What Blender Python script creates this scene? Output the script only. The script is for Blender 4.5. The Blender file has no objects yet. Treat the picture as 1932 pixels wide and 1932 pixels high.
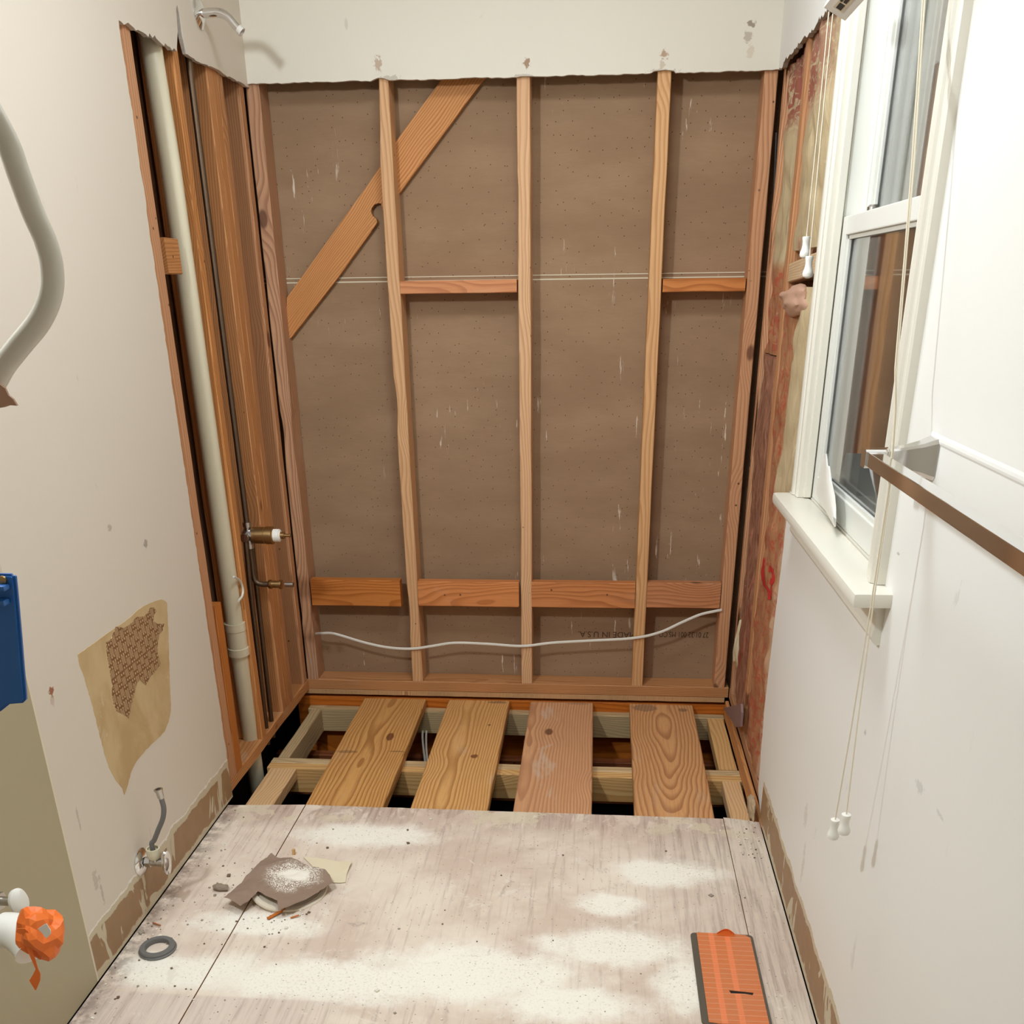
import bpy, bmesh, math, random
from mathutils import Vector, Matrix, noise as mnoise

SC = bpy.context.scene
COL = SC.collection
random.seed(7)

# ------------------------------------------------------------------ camera
CAM = (0.6832, -3.3215, 1.3563)
F, PX, PY = 1849.53, 966.0, 1394.33
PITCH, YAW, ROLL = 0.4330, -0.0933, -0.0134


def cam_axes():
    cw, sw = math.cos(YAW), math.sin(YAW)
    fwd = Vector((sw * math.cos(PITCH), cw * math.cos(PITCH), -math.sin(PITCH)))
    right = Vector((cw, -sw, 0))
    up = right.cross(fwd)
    c, s = math.cos(ROLL), math.sin(ROLL)
    return right * c + up * s, up * c - right * s, fwd


RT, UP, FW = cam_axes()
cd = bpy.data.cameras.new('camera')
cam = bpy.data.objects.new('camera', cd)
COL.objects.link(cam)
cam.matrix_world = Matrix((
    (RT.x, UP.x, -FW.x, CAM[0]), (RT.y, UP.y, -FW.y, CAM[1]),
    (RT.z, UP.z, -FW.z, CAM[2]), (0, 0, 0, 1)))
cd.sensor_width = 36
cd.lens = F / 1932 * 36
cd.shift_y = (PY - 966) / 1932
cd.clip_start = 0.01
SC.camera = cam


def P(px, py, axis, val):
    """the point of the plane axis=val that lies at a pixel of the photograph"""
    d = RT * ((px - PX) / F) - UP * ((py - PY) / F) + FW
    a = 'xyz'.index(axis)
    t = (val - CAM[a]) / d[a]
    return Vector(CAM) + d * t


# ------------------------------------------------------------------ world, lights, exposure
w = bpy.data.worlds.new('night')
SC.world = w
w.use_nodes = True
w.node_tree.nodes['Background'].inputs[0].default_value = (0.02, 0.02, 0.022, 1)
w.node_tree.nodes['Background'].inputs[1].default_value = 0.3
SC.view_settings.view_transform = 'Standard'
SC.view_settings.look = 'None'
SC.view_settings.gamma = 1
SC.view_settings.use_curve_mapping = False
SC.view_settings.exposure = 0.0


WARM = (0.905, 1.0, 1.085)
vl = bpy.data.lights.new('vanity_lamp', 'AREA')      # the frosted vanity lamp on the left wall, out of view
vl.shape = 'RECTANGLE'
vl.size = 0.10
vl.size_y = 0.12
vl.energy = 21
vl.color = WARM
vo = bpy.data.objects.new('vanity_lamp', vl)
vo.location = (-0.26, -2.42, 2.04)
vo.rotation_euler = Vector((0.36, 0.84, -0.42)).to_track_quat('-Z', 'Z').to_euler()
COL.objects.link(vo)
al = bpy.data.lights.new('ceiling_lamp', 'AREA')     # the ceiling fixture over the tub alcove
al.shape = 'DISK'
al.size = 0.45
al.energy = 15.5
al.color = WARM
ao = bpy.data.objects.new('ceiling_lamp', al)
ao.location = (0.60, -1.35, 2.425)
COL.objects.link(ao)

# ------------------------------------------------------------------ mesh helpers


def link(name, bm, mats, parent=None, smooth=False):
    me = bpy.data.meshes.new(name)
    bm.normal_update()
    bm.to_mesh(me)
    bm.free()
    if not isinstance(mats, (list, tuple)):
        mats = [mats]
    for m in mats:
        me.materials.append(m)
    if smooth:
        for p in me.polygons:
            p.use_smooth = True
        try:
            me.set_sharp_from_angle(angle=math.radians(35))
        except Exception:
            pass
    o = bpy.data.objects.new(name, me)
    COL.objects.link(o)
    if parent:
        o.parent = parent
        o.matrix_parent_inverse = Matrix.Translation(parent.location).inverted()
    return o


def tag(o, label=None, cat=None, group=None, kind=None):
    if label:
        o['label'] = label
    if cat:
        o['category'] = cat
    if group:
        o['group'] = group
    if kind:
        o['kind'] = kind
    return o


def thing(name, label, cat, loc=(0, 0, 0), group=None, kind=None):
    o = bpy.data.objects.new(name, None)
    o.location = loc
    o.empty_display_size = 0.05
    COL.objects.link(o)
    bpy.context.view_layer.update()
    return tag(o, label, cat, group, kind)


def box(bm, x0, x1, y0, y1, z0, z1, mi=0, bev=0):
    vs = [bm.verts.new((x, y, z)) for x in (x0, x1) for y in (y0, y1) for z in (z0, z1)]
    fs = []
    for q in ((0, 1, 3, 2), (4, 6, 7, 5), (0, 4, 5, 1), (2, 3, 7, 6), (0, 2, 6, 4), (1, 5, 7, 3)):
        f = bm.faces.new([vs[i] for i in q])
        f.material_index = mi
        fs.append(f)
    if bev:
        es = {e for f in fs for e in f.edges}
        bmesh.ops.bevel(bm, geom=list(es), offset=bev, segments=2, affect='EDGES', profile=0.6)
    return vs


def mk_box(x0, x1, y0, y1, z0, z1, bev=0):
    bm = bmesh.new()
    box(bm, x0, x1, y0, y1, z0, z1, 0, bev)
    return bm


def tube(bm, pts, r, seg=12, caps=True, flat=None, mi=0, closed=False):
    """sweep a circle (or ellipse r x flat) along pts; r may be a list"""
    pts = [Vector(p) for p in pts]
    n = len(pts)
    rings = []
    prev = None
    for i, p in enumerate(pts):
        if closed:
            t = pts[(i + 1) % n] - pts[i - 1]
        else:
            t = pts[min(i + 1, n - 1)] - pts[max(i - 1, 0)]
        t.normalize()
        if prev is None:
            u = t.orthogonal().normalized()
            if flat is not None:
                u = (Vector((0, 0, 1)) - t * t.z)
                u = u.normalized() if u.length > .1 else t.orthogonal().normalized()
        else:
            u = prev - t * prev.dot(t)
            u.normalize()
        prev = u
        v = t.cross(u)
        rr = r[i] if isinstance(r, (list, tuple)) else r
        r2 = rr if flat is None else flat
        rings.append([bm.verts.new(p + u * (math.cos(a) * rr) + v * (math.sin(a) * r2))
                      for a in [2 * math.pi * k / seg for k in range(seg)]])
    m = n if closed else n - 1
    for i in range(m):
        a, b = rings[i], rings[(i + 1) % n]
        for k in range(seg):
            f = bm.faces.new((a[k], a[(k + 1) % seg], b[(k + 1) % seg], b[k]))
            f.material_index = mi
    if caps and not closed:
        for rg in (rings[0], rings[-1]):
            f = bm.faces.new(rg)
            f.material_index = mi
    bmesh.ops.recalc_face_normals(bm, faces=bm.faces[:])
    return rings


def spline(pts, n=8):
    pts = [Vector(p) for p in pts]
    out = []
    q = [pts[0] * 2 - pts[1]] + pts + [pts[-1] * 2 - pts[-2]]
    for i in range(1, len(q) - 2):
        a, b, c, d = q[i - 1], q[i], q[i + 1], q[i + 2]
        for k in range(n):
            t = k / n
            out.append(0.5 * ((2 * b) + (c - a) * t + (2 * a - 5 * b + 4 * c - d) * t * t
                              + (3 * b - a - 3 * c + d) * t ** 3))
    out.append(pts[-1])
    return out


def lathe(bm, prof, o, axis, seg=28, mi=0):
    """prof: list of (distance along axis, radius)"""
    o, axis = Vector(o), Vector(axis).normalized()
    u = axis.orthogonal().normalized()
    v = axis.cross(u)
    rings = []
    for h, r in prof:
        c = o + axis * h
        rings.append([bm.verts.new(c + u * (math.cos(2 * math.pi * k / seg) * max(r, 1e-5))
                                   + v * (math.sin(2 * math.pi * k / seg) * max(r, 1e-5))) for k in range(seg)])
    for a, b in zip(rings, rings[1:]):
        for k in range(seg):
            f = bm.faces.new((a[k], a[(k + 1) % seg], b[(k + 1) % seg], b[k]))
            f.material_index = mi
    for rg in (rings[0], rings[-1]):
        f = bm.faces.new(rg)
        f.material_index = mi
    bmesh.ops.recalc_face_normals(bm, faces=bm.faces[:])


def jag(a, b, amp, step, seed=0, axis_n=None):
    """points from a to b (2-D), with a torn wobble across"""
    rnd = random.Random(seed)
    ax, ay = a
    bx, by = b
    L = math.hypot(bx - ax, by - ay)
    n = max(2, int(L / step))
    nx, ny = -(by - ay) / L, (bx - ax) / L
    out = [a]
    for i in range(1, n):
        t = i / n + rnd.uniform(-.25, .25) / n
        k = mnoise.noise(Vector((t * L * 14, seed * 3.1, 0))) * amp + rnd.uniform(-1, 1) * amp * .45
        out.append((ax + (bx - ax) * t + nx * k, ay + (by - ay) * t + ny * k))
    return out


def slab(polys, plane, v0, v1, edge_mi=1):
    """closed 2-D outlines extruded from v0 (seen side) to v1 along plane's axis"""
    bm = bmesh.new()
    for poly in polys:
        def mk(v):
            if plane == 'x':
                return [bm.verts.new((v, a, b)) for a, b in poly]
            if plane == 'y':
                return [bm.verts.new((a, v, b)) for a, b in poly]
            return [bm.verts.new((a, b, v)) for a, b in poly]
        A, B = mk(v0), mk(v1)
        f = bm.faces.new(A)
        g = bm.faces.new(list(reversed(B)))
        f.material_index = 0
        g.material_index = edge_mi
        n = len(A)
        for i in range(n):
            s = bm.faces.new((A[i], B[i], B[(i + 1) % n], A[(i + 1) % n]))
            s.material_index = edge_mi
        bm.normal_update()
        bmesh.ops.triangulate(bm, faces=[f, g])
    bmesh.ops.recalc_face_normals(bm, faces=bm.faces[:])
    return bm


# ------------------------------------------------------------------ material helpers


def srgb(r, g, b, k=1.0):
    def f(c):
        c = c / 255
        return (c / 12.92 if c <= .04045 else ((c + .055) / 1.055) ** 2.4) * k
    return (f(r), f(g), f(b), 1)


class N:
    """a small writer of shader nodes"""

    def __init__(s, name, rough=0.6, metal=0.0, spec=0.4):
        s.m = bpy.data.materials.new(name)
        s.m.use_nodes = True
        s.t = s.m.node_tree
        s.b = s.t.nodes['Principled BSDF']
        s.b.inputs['Roughness'].default_value = rough
        s.b.inputs['Metallic'].default_value = metal
        s.b.inputs['Specular IOR Level'].default_value = spec
        s._c = None

    def node(s, typ, **kw):
        n = s.t.nodes.new(typ)
        for k, v in kw.items():
            setattr(n, k, v)
        return n

    def put(s, sock, v):
        if isinstance(v, bpy.types.NodeSocket):
            s.t.links.new(v, sock)
        elif v is not None:
            sock.default_value = v

    @property
    def co(s):
        if s._c is None:
            s._c = s.node('ShaderNodeTexCoord').outputs['Object']
        return s._c

    def rnd(s):
        return s.node('ShaderNodeObjectInfo').outputs['Random']

    def math(s, op, a, b=None, c=None, clamp=False):
        n = s.node('ShaderNodeMath', operation=op, use_clamp=clamp)
        s.put(n.inputs[0], a)
        s.put(n.inputs[1], b)
        s.put(n.inputs[2], c)
        return n.outputs[0]

    def vmath(s, op, a, b=None):
        n = s.node('ShaderNodeVectorMath', operation=op)
        s.put(n.inputs[0], a)
        s.put(n.inputs[1], b)
        return n.outputs['Value'] if op in ('LENGTH', 'DISTANCE') else n.outputs[0]

    def xyz(s, v=None):
        n = s.node('ShaderNodeSeparateXYZ')
        s.put(n.inputs[0], v or s.co)
        return n.outputs

    def comb(s, x, y, z):
        n = s.node('ShaderNodeCombineXYZ')
        for i, v in enumerate((x, y, z)):
            s.put(n.inputs[i], v)
        return n.outputs[0]

    def noise(s, scale, detail=4, rough=.55, dist=0, vec=None, color=False, stretch=None):
        n = s.node('ShaderNodeTexNoise')
        v = vec or s.co
        if stretch:
            v = s.vmath('MULTIPLY', v, stretch)
        s.put(n.inputs['Vector'], v)
        n.inputs['Scale'].default_value = scale
        n.inputs['Detail'].default_value = detail
        n.inputs['Roughness'].default_value = rough
        n.inputs['Distortion'].default_value = dist
        return n.outputs['Color' if color else 'Fac']

    def vor(s, scale, vec=None, feature='F1', out='Distance', rand=1, dim='3D'):
        n = s.node('ShaderNodeTexVoronoi', feature=feature, voronoi_dimensions=dim)
        s.put(n.inputs['Vector'], vec or s.co)
        n.inputs['Scale'].default_value = scale
        n.inputs['Randomness'].default_value = rand
        return n.outputs[out]

    def step(s, v, lo, hi):
        n = s.node('ShaderNodeMapRange', interpolation_type='SMOOTHSTEP')
        s.put(n.inputs[0], v)
        n.inputs[1].default_value = lo
        n.inputs[2].default_value = hi
        return n.outputs[0]

    def mix(s, f, a, b, mode='MIX'):
        n = s.node('ShaderNodeMix', data_type='RGBA', blend_type=mode)
        s.put(n.inputs[0], f)
        s.put(n.inputs[6], a)
        s.put(n.inputs[7], b)
        return n.outputs[2]

    def bump(s, h, strength=.3, dist=.002):
        n = s.node('ShaderNodeBump')
        n.inputs['Strength'].default_value = strength
        n.inputs['Distance'].default_value = dist
        s.put(n.inputs['Height'], h)
        s.put(s.b.inputs['Normal'], n.outputs[0])

    def out(s, col=None, rough=None):
        if col is not None:
            s.put(s.b.inputs['Base Color'], col)
        if rough is not None:
            s.put(s.b.inputs['Roughness'], rough)
        return s.m


def flat(name, col, rough=.6, metal=0, spec=.4, bump=0, bscale=80):
    g = N(name, rough, metal, spec)
    if bump:
        g.bump(g.noise(bscale, 4), bump)
    return g.out(col)


def wood(name, light, dark, rings=26, amp=1.0, knots=.5, grey=0.0, offs=(.02, .05), wear=0.0, zs=.09, spots=()):
    """lumber: length runs along local Z; growth rings around an off-centre pith"""
    g = N(name, .62, 0, .3)
    r = g.rnd()
    sh = g.vmath('ADD', g.co, g.comb(g.math('MULTIPLY', r, 3.7), g.math('MULTIPLY', r, 9.1), g.math('MULTIPLY', r, 23.0)))
    # broad wander of the grain along the board
    wn = g.noise(2.2, 2, .5, 0, sh, True, (2.2, 2.2, .75))
    wv = g.vmath('MULTIPLY', g.vmath('SUBTRACT', wn, (.5, .5, .5)), (.11 * amp, .11 * amp, 0))
    fn = g.noise(7, 3, .5, 0, sh, True, (1, 1, .35))
    fv = g.vmath('MULTIPLY', g.vmath('SUBTRACT', fn, (.5, .5, .5)), (.018 * amp, .018 * amp, 0))
    # knots bend the grain
    ks = g.vmath('MULTIPLY', sh, (5.0, 5.0, 2.6))
    kd = g.vor(1.0, ks)
    kk = g.step(kd, .34, .05)
    base = g.vmath('ADD', g.vmath('ADD', g.co, wv), fv)
    px_ = g.comb(offs[0], offs[1], 0)
    q = g.vmath('MULTIPLY', g.vmath('ADD', base, px_), (1, 1, zs * .3))
    d = g.vmath('LENGTH', q)
    d = g.math('ADD', d, g.math('MULTIPLY', kk, .016))
    ph = g.math('FRACT', g.math('MULTIPLY', d, rings * 6))
    ring = g.math('MULTIPLY', g.step(ph, .30, .88), g.step(ph, 1.0, .92))
    fib = g.noise(260, 3, .6, 0, sh, False, (1, 1, .035))
    c = g.mix(g.math('MULTIPLY', ring, .62), light, dark)
    c = g.mix(g.math('MULTIPLY', g.step(fib, .45, .75), .3), c, dark)
    tone = g.noise(2.0, 2, .5, 0, sh, False, (1.5, 1.5, .8))
    c = g.mix(g.math('MULTIPLY', g.step(tone, .35, .7), .35), c, g.mix(.5, light, dark))
    kcore = g.math('MULTIPLY', g.step(kd, .085, .05), g.step(g.vor(1.0, ks, out='Color'), 1 - knots, 1 - knots + .02))
    c = g.mix(g.math('MULTIPLY', kcore, .8), c, srgb(92, 48, 24))
    dots = g.math('MULTIPLY', g.step(g.vor(30, sh), .12, .08), g.step(g.vor(30, sh, out='Color'), .78, .8))
    c = g.mix(g.math('MULTIPLY', dots, .8), c, srgb(45, 28, 18))
    if grey or wear:
        wn2 = g.noise(9, 5, .65, .3, sh, False, (1, 1, .35))
        c = g.mix(g.math('MULTIPLY', g.step(wn2, .56, .68), wear or grey), c, srgb(205, 188, 168))
    for (cx, cz, rx, rz, st, colr) in spots:
        d2 = g.vmath('LENGTH', g.vmath('MULTIPLY', g.vmath('SUBTRACT', g.co, (cx, 0, cz)), (1 / rx, 0, 1 / rz)))
        m2 = g.step(g.math('ADD', d2, g.math('MULTIPLY_ADD', g.noise(60, 4, .7), 1.0, -.5)), 1.0, .75)
        c = g.mix(g.math('MULTIPLY', m2, st), c, srgb(*colr))
    # each piece of lumber has a tone of its own
    hsv = g.node('ShaderNodeHueSaturation')
    g.put(hsv.inputs['Color'], c)
    g.put(hsv.inputs['Value'], g.math('MULTIPLY_ADD', r, .22, .89))
    g.put(hsv.inputs['Saturation'], g.math('MULTIPLY_ADD', g.math('FRACT', g.math('MULTIPLY', r, 7.3)), .16, .92))
    g.bump(g.math('ADD', g.math('MULTIPLY', ring, .6), fib), .22, .0008)
    return g.out(hsv.outputs[0])


M = {}
M['stud'] = wood('stud_fir', srgb(222, 174, 124), srgb(184, 128, 80), 26, .5, .35, offs=(.05, .12))
M['stud_wall'] = wood('old_fir', srgb(208, 150, 102), srgb(158, 98, 56), 26, .5, .45, offs=(.05, .12))
M['stud_rough'] = wood('barked_fir', srgb(210, 156, 112), srgb(136, 80, 48), 24, .8, .7, offs=(.04, .10), wear=.15)
M['block'] = wood('red_fir_block', srgb(210, 138, 84), srgb(160, 90, 46), 26, .7, .6, offs=(.05, .1), wear=.12)
M['brace'] = wood('brace_fir', srgb(208, 148, 94), srgb(150, 90, 46), 22, 1.0, .4, offs=(.06, .0))
M['plate'] = wood('dusty_plate', srgb(206, 152, 106), srgb(158, 100, 60), 26, .5, .3, offs=(.05, .1), wear=.35)
M['washed'] = wood('whitewashed_fir', srgb(206, 180, 146), srgb(176, 140, 104), 24, .5, .3, offs=(.05, .1), wear=.7)
M['rim'] = wood('rim_fir', srgb(196, 118, 66), srgb(146, 76, 36), 26, .3, .3, offs=(.03, .3))
M['new'] = wood('new_pine', srgb(226, 186, 132), srgb(186, 132, 80), 22, .5, .4, offs=(.05, .045))
M['ledger'] = wood('treated_pine', srgb(206, 176, 130), srgb(156, 128, 84), 24, .6, .4, offs=(.08, .05))
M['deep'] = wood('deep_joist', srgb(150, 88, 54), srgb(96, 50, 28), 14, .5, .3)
for i in range(4):
    o_ = [(.015, .035), (.03, .03), (.10, .03), (.0, .03)][i]
    M['plank%d' % i] = wood('pine_plank_%s' % 'abcd'[i], srgb(*[(222, 168, 104), (220, 170, 110), (214, 156, 104), (216, 158, 98)][i]),
                            srgb(*[(150, 90, 42), (154, 96, 46), (158, 98, 56), (152, 88, 42)][i]),
                            [20, 21, 18, 17][i], [.55, .45, .4, .75][i], .55, offs=o_, wear=[.12, .22, .45, .18][i], zs=[.1, .1, .14, .3][i],
                            spots=[[(.045, .335, .014, .036, .85, (112, 60, 38)), (-.075, .46, .04, .012, .45, (96, 66, 50)), (.09, .45, .03, .006, .5, (90, 60, 44))],
                                   [(.035, .47, .013, .017, .85, (116, 66, 42)), (.06, .22, .006, .008, .8, (110, 64, 40)), (.07, .015, .04, .012, .6, (104, 78, 60))],
                                   [(.06, .01, .05, .010, .4, (120, 88, 68))],
                                   [(-.06, .035, .05, .035, .6, (122, 96, 78)), (.075, .045, .018, .018, .6, (110, 80, 62))]][i])

M['gypsum'] = flat('broken_gypsum', srgb(205, 198, 186), .9, bump=.8, bscale=180)
M['gyp_dirty'] = flat('dirty_gypsum', srgb(150, 136, 118), .9, bump=1, bscale=120)


def wall_paint(name, col, y_strip=None, strip_h=.11, vanity=False, marks=0, seed=0.0, scars=()):
    g = N(name, .5, 0, .35)
    x, y, z = g.xyz()[:3]
    c = col
    n1 = g.noise(1.3, 3, .5)
    c = g.mix(g.math('MULTIPLY', g.step(n1, .35, .7), .35), c, tuple(v * .93 for v in col[:3]) + (1,))
    sc = g.noise(5, 6, .7, .6, None, False, (1, 3, 1))
    c = g.mix(g.math('MULTIPLY', g.step(sc, .66, .72), .16), c, srgb(120, 110, 100))
    if vanity:
        m = g.math('MULTIPLY', g.step(y, -1.703, -1.705), g.step(z, 1.0, .78))
        c = g.mix(m, c, srgb(178, 166, 136))
        ed = g.math('MULTIPLY', g.step(g.math('ABSOLUTE', g.math('ADD', y, 1.704)), .0035, .002), g.step(z, .9, .8))
        c = g.mix(ed, c, srgb(226, 214, 190))
    if y_strip is not None:
        lo, hi = y_strip
        wob = g.math('MULTIPLY_ADD', g.noise(9, 5, .65), .05, -.025)
        zz = g.math('ADD', z, wob)
        inside = g.math('MULTIPLY', g.step(y, lo, lo + .004), g.step(y, hi + .004, hi))
        band = g.math('MULTIPLY', g.step(zz, strip_h + .008, strip_h + .005), inside)
        core = g.math('MULTIPLY', g.math('MULTIPLY', g.step(zz, strip_h - .008, strip_h - .012), g.step(zz, .014, .02)),
                      g.math('MULTIPLY', inside, g.step(g.noise(8, 3, .6, 1.5, None, False, (1, 1, .5)), .40, .42)))
        c = g.mix(band, c, srgb(206, 192, 164))
        pap = g.mix(g.noise(30, 4), srgb(170, 136, 100), srgb(150, 118, 86))
        c = g.mix(core, c, pap)
        edge = g.math('MULTIPLY', g.math('MULTIPLY', g.step(g.math('ABSOLUTE', g.math('SUBTRACT', zz, strip_h + .009)), .004, .0015), inside), 1.0)
        c = g.mix(edge, c, srgb(240, 235, 222))
        h = g.math('SUBTRACT', g.math('MULTIPLY', g.noise(160, 2), .06), g.math('ADD', g.math('MULTIPLY', band, .5), core))
        g.bump(h, .7, .0015)
    else:
        g.bump(g.noise(160, 3), .06, .001)
    for (cx, cy, cz, rr, st, colr) in scars:
        d = g.vmath('LENGTH', g.vmath('MULTIPLY', g.vmath('SUBTRACT', g.co, (cx, cy, cz)), (1 / rr[0], 1 / rr[1], 1 / rr[2])))
        m = g.step(g.math('ADD', d, g.math('MULTIPLY_ADD', g.noise(95, 5, .75), 3.6, -1.7)), 1.0, .8)
        c = g.mix(g.math('MULTIPLY', m, st), c, colr)
    # small scuffs
    sp = g.vmath('MULTIPLY', g.vmath('ADD', g.co, (seed, seed, seed)), (9, 9, 3.2))
    sm = g.math('MULTIPLY', g.step(g.vor(1, sp), .055, .03), g.step(g.vor(1, sp, out='Color'), .62, .64))
    c = g.mix(g.math('MULTIPLY', sm, .5 * marks), c, srgb(110, 92, 78))
    return g.out(c)


def sc(px_, py_, ax, v, ry, rz, st=.8, col=(140, 100, 66)):
    q = P(px_, py_, ax, v)
    rr = (.5, ry, rz) if ax == 'x' else (ry, .5, rz)
    return (q.x, q.y, q.z, rr, st, srgb(*col))


M['wall_l'] = wall_paint('paint_left', srgb(222, 211, 195), (-1.703, -.5), .115, True, 1, 2.0,
                         [sc(97, 1303, 'x', -.373, .010, .012, .9, (150, 84, 50)), sc(98, 1322, 'x', -.373, .008, .014, .5, (190, 160, 140)),
                          sc(275, 1028, 'x', -.373, .012, .012, .5, (90, 78, 66)), sc(207, 995, 'x', -.373, .010, .008, .4, (120, 100, 84)),
                          sc(180, 1660, 'x', -.373, .010, .03, .25, (110, 92, 76)), sc(192, 1680, 'x', -.373, .006, .04, .3, (110, 92, 76)), sc(148, 1545, 'x', -.373, .004, .03, .3, (110, 92, 76))])
M['wall_r'] = wall_paint('paint_right', srgb(237, 234, 227), (-3.0, -.9), .12, False, .6, 5.0,
                         [sc(1735, 1485, 'x', 1.143, .020, .010, .22, (110, 108, 104)), sc(1775, 1540, 'x', 1.143, .018, .004, .2, (110, 108, 104)), sc(1632, 1383, 'x', 1.143, .008, .006, .4, (110, 100, 90)),
                          sc(1515, 1630, 'x', 1.143, .012, .05, .2, (150, 120, 100)), sc(1520, 1540, 'x', 1.143, .015, .03, .2, (150, 120, 100)), sc(1695, 1045, 'x', 1.143, .008, .003, .4, (80, 70, 60))])
M['wall_b'] = wall_paint('paint_back', srgb(222, 214, 197), None, 0, False, .4, 1.0,
                         [sc(713, 120, 'y', -.013, .012, .022, .7, (168, 132, 104)), sc(994, 118, 'y', -.013, .012, .012, .9, (150, 112, 78)), sc(1253, 103, 'y', -.013, .012, .014, .8, (160, 120, 84)),
                          sc(1250, 122, 'y', -.013, .010, .012, .5, (176, 148, 118)), sc(1416, 45, 'y', -.013, .016, .008, .8, (130, 110, 90)), sc(1412, 70, 'y', -.013, .014, .016, .5, (140, 116, 90)),
                          sc(1416, 95, 'y', -.013, .010, .02, .35, (190, 160, 124)), sc(735, 148, 'y', -.013, .03, .008, .5, (150, 136, 118)), sc(1250, 136, 'y', -.013, .05, .008, .5, (150, 136, 118)), sc(985, 144, 'y', -.013, .03, .006, .5, (150, 136, 118))])
M['white'] = flat('white_paint', srgb(232, 228, 218), .6)


def g_board():
    g = N('grey_brown_gypsum_paper', .85, 0, .2)
    x, y, z = g.xyz()[:3]
    c = g.mix(g.step(g.noise(3, 4, .6, 0, None, False, (1, 1, 3)), .3, .75), srgb(152, 122, 94), srgb(166, 136, 106))
    c = g.mix(g.math('MULTIPLY', g.noise(40, 3, .6, 0, None, False, (1, 1, 8)), .25), c, srgb(120, 92, 68))
    xz = g.comb(x, z, 0)
    v = g.vor(30, xz, dim='2D')
    c = g.mix(g.math('MULTIPLY', g.step(v, .05, .03), g.step(g.vor(30, xz, out='Color', dim='2D'), .35, .5)), c, srgb(50, 34, 24))
    # plaster drips
    d = g.noise(30, 5, .7, 0, None, False, (2.2, 1, .22))
    a = g.noise(4.5, 2, .5, 0, None, False, (1, 1, .6))
    c = g.mix(g.math('MULTIPLY', g.math('MULTIPLY', g.step(d, .63, .67), g.step(a, .52, .60)), .8), c, srgb(225, 210, 190))
    g.bump(g.noise(120, 3), .2, .001)
    return g.out(c)


M['board'] = g_board()
M['ivory'] = flat('ivory_edge', srgb(214, 200, 172), .7)


def g_floor():
    g = N('old_underlayment', .85, 0, .2)
    x, y, z = g.xyz()[:3]
    gr = g.noise(26, 6, .7, .3, None, False, (3, .16, 1))
    blot = g.noise(3.2, 6, .62, .4)
    c = g.mix(g.step(blot, .36, .64), srgb(214, 192, 174), srgb(236, 221, 202))
    c = g.mix(g.math('MULTIPLY', g.step(gr, .5, .72), .55), c, srgb(178, 156, 142))
    # the right-hand sheet is barer and greyer
    c = g.mix(g.math('MULTIPLY', g.step(x, .75, 1.0), .45), c, g.mix(g.step(gr, .42, .62), srgb(216, 200, 184), srgb(166, 150, 138)))
    # wood shows through along the cut edge
    e = g.math('MULTIPLY', g.step(y, -1.06, -.92), g.step(g.noise(6, 5, .6, .5, None, False, (1.6, .8, 1)), .44, .50))
    c = g.mix(g.math('MULTIPLY', e, .8), c, g.mix(g.step(gr, .4, .7), srgb(202, 178, 162), srgb(168, 140, 122)))
    crm = g.math('MULTIPLY', g.step(y, -1.02, -.96), g.step(g.noise(7, 5, .6, .3), .56, .58))
    c = g.mix(g.math('MULTIPLY', crm, .7), c, srgb(220, 206, 178))
    # heaps of white dust
    tot = None
    nz = g.noise(9, 6, .7, .2)
    for cx, cy, rx, ry in ((.12, -1.66, .42, .085), (.42, -1.62, .30, .12), (-.22, -1.66, .17, .07), (.87, -1.18, .15, .075),
                           (.73, -1.33, .10, .05), (.74, -1.50, .20, .075), (.07, -1.05, .22, .07), (-.1, -1.47, .16, .06),
                           (.88, -1.62, .07, .10), (.62, -1.7, .2, .07)):
        d = g.vmath('LENGTH', g.vmath('MULTIPLY', g.vmath('SUBTRACT', g.co, (cx, cy, 0)), (1 / rx, 1 / ry, 0)))
        m = g.math('SUBTRACT', g.math('MULTIPLY_ADD', nz, 1.5, .35), d)
        tot = m if tot is None else g.math('MAXIMUM', tot, m)
    dm = g.step(tot, -.05, .6)
    sp = g.step(g.noise(170, 3, .6), .34, .46)
    dm = g.math('MULTIPLY', dm, g.math('MULTIPLY_ADD', sp, .55, .45))
    c = g.mix(g.math('MULTIPLY', dm, .9), c, srgb(252, 246, 232))
    # the nearest strip lies under another dust line
    near = g.math('MULTIPLY', g.step(y, -1.725, -1.735), g.step(x, .22, .05))
    c = g.mix(g.math('MULTIPLY', near, .75), c, g.mix(g.step(gr, .4, .7), srgb(222, 204, 190), srgb(194, 172, 160)))
    # flecks of plaster and grime
    v = g.vor(45, dim='2D')
    c = g.mix(g.math('MULTIPLY', g.math('MULTIPLY', g.step(v, .09, .04), g.step(g.vor(45, out='Color', dim='2D'), .6, .7)), .6), c, srgb(96, 80, 68))
    smear = g.math('MULTIPLY', g.step(g.noise(14, 6, .75, 1.2), .60, .66), .6)
    c = g.mix(smear, c, srgb(234, 226, 210))
    gri = g.math('MULTIPLY', g.step(g.noise(5, 6, .8, 1.5), .62, .68), .35)
    c = g.mix(gri, c, srgb(140, 120, 108))
    # dirt along the left wall
    di = g.math('MULTIPLY', g.step(x, -.30, -.37), g.step(g.noise(30, 5, .7), .35, .6))
    c = g.mix(g.math('MULTIPLY', di, .7), c, srgb(120, 102, 90))
    g.bump(g.math('ADD', g.math('MULTIPLY', gr, .8), g.math('MULTIPLY', g.noise(60, 4), .6)), .35, .0015)
    return g.out(c)


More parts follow.
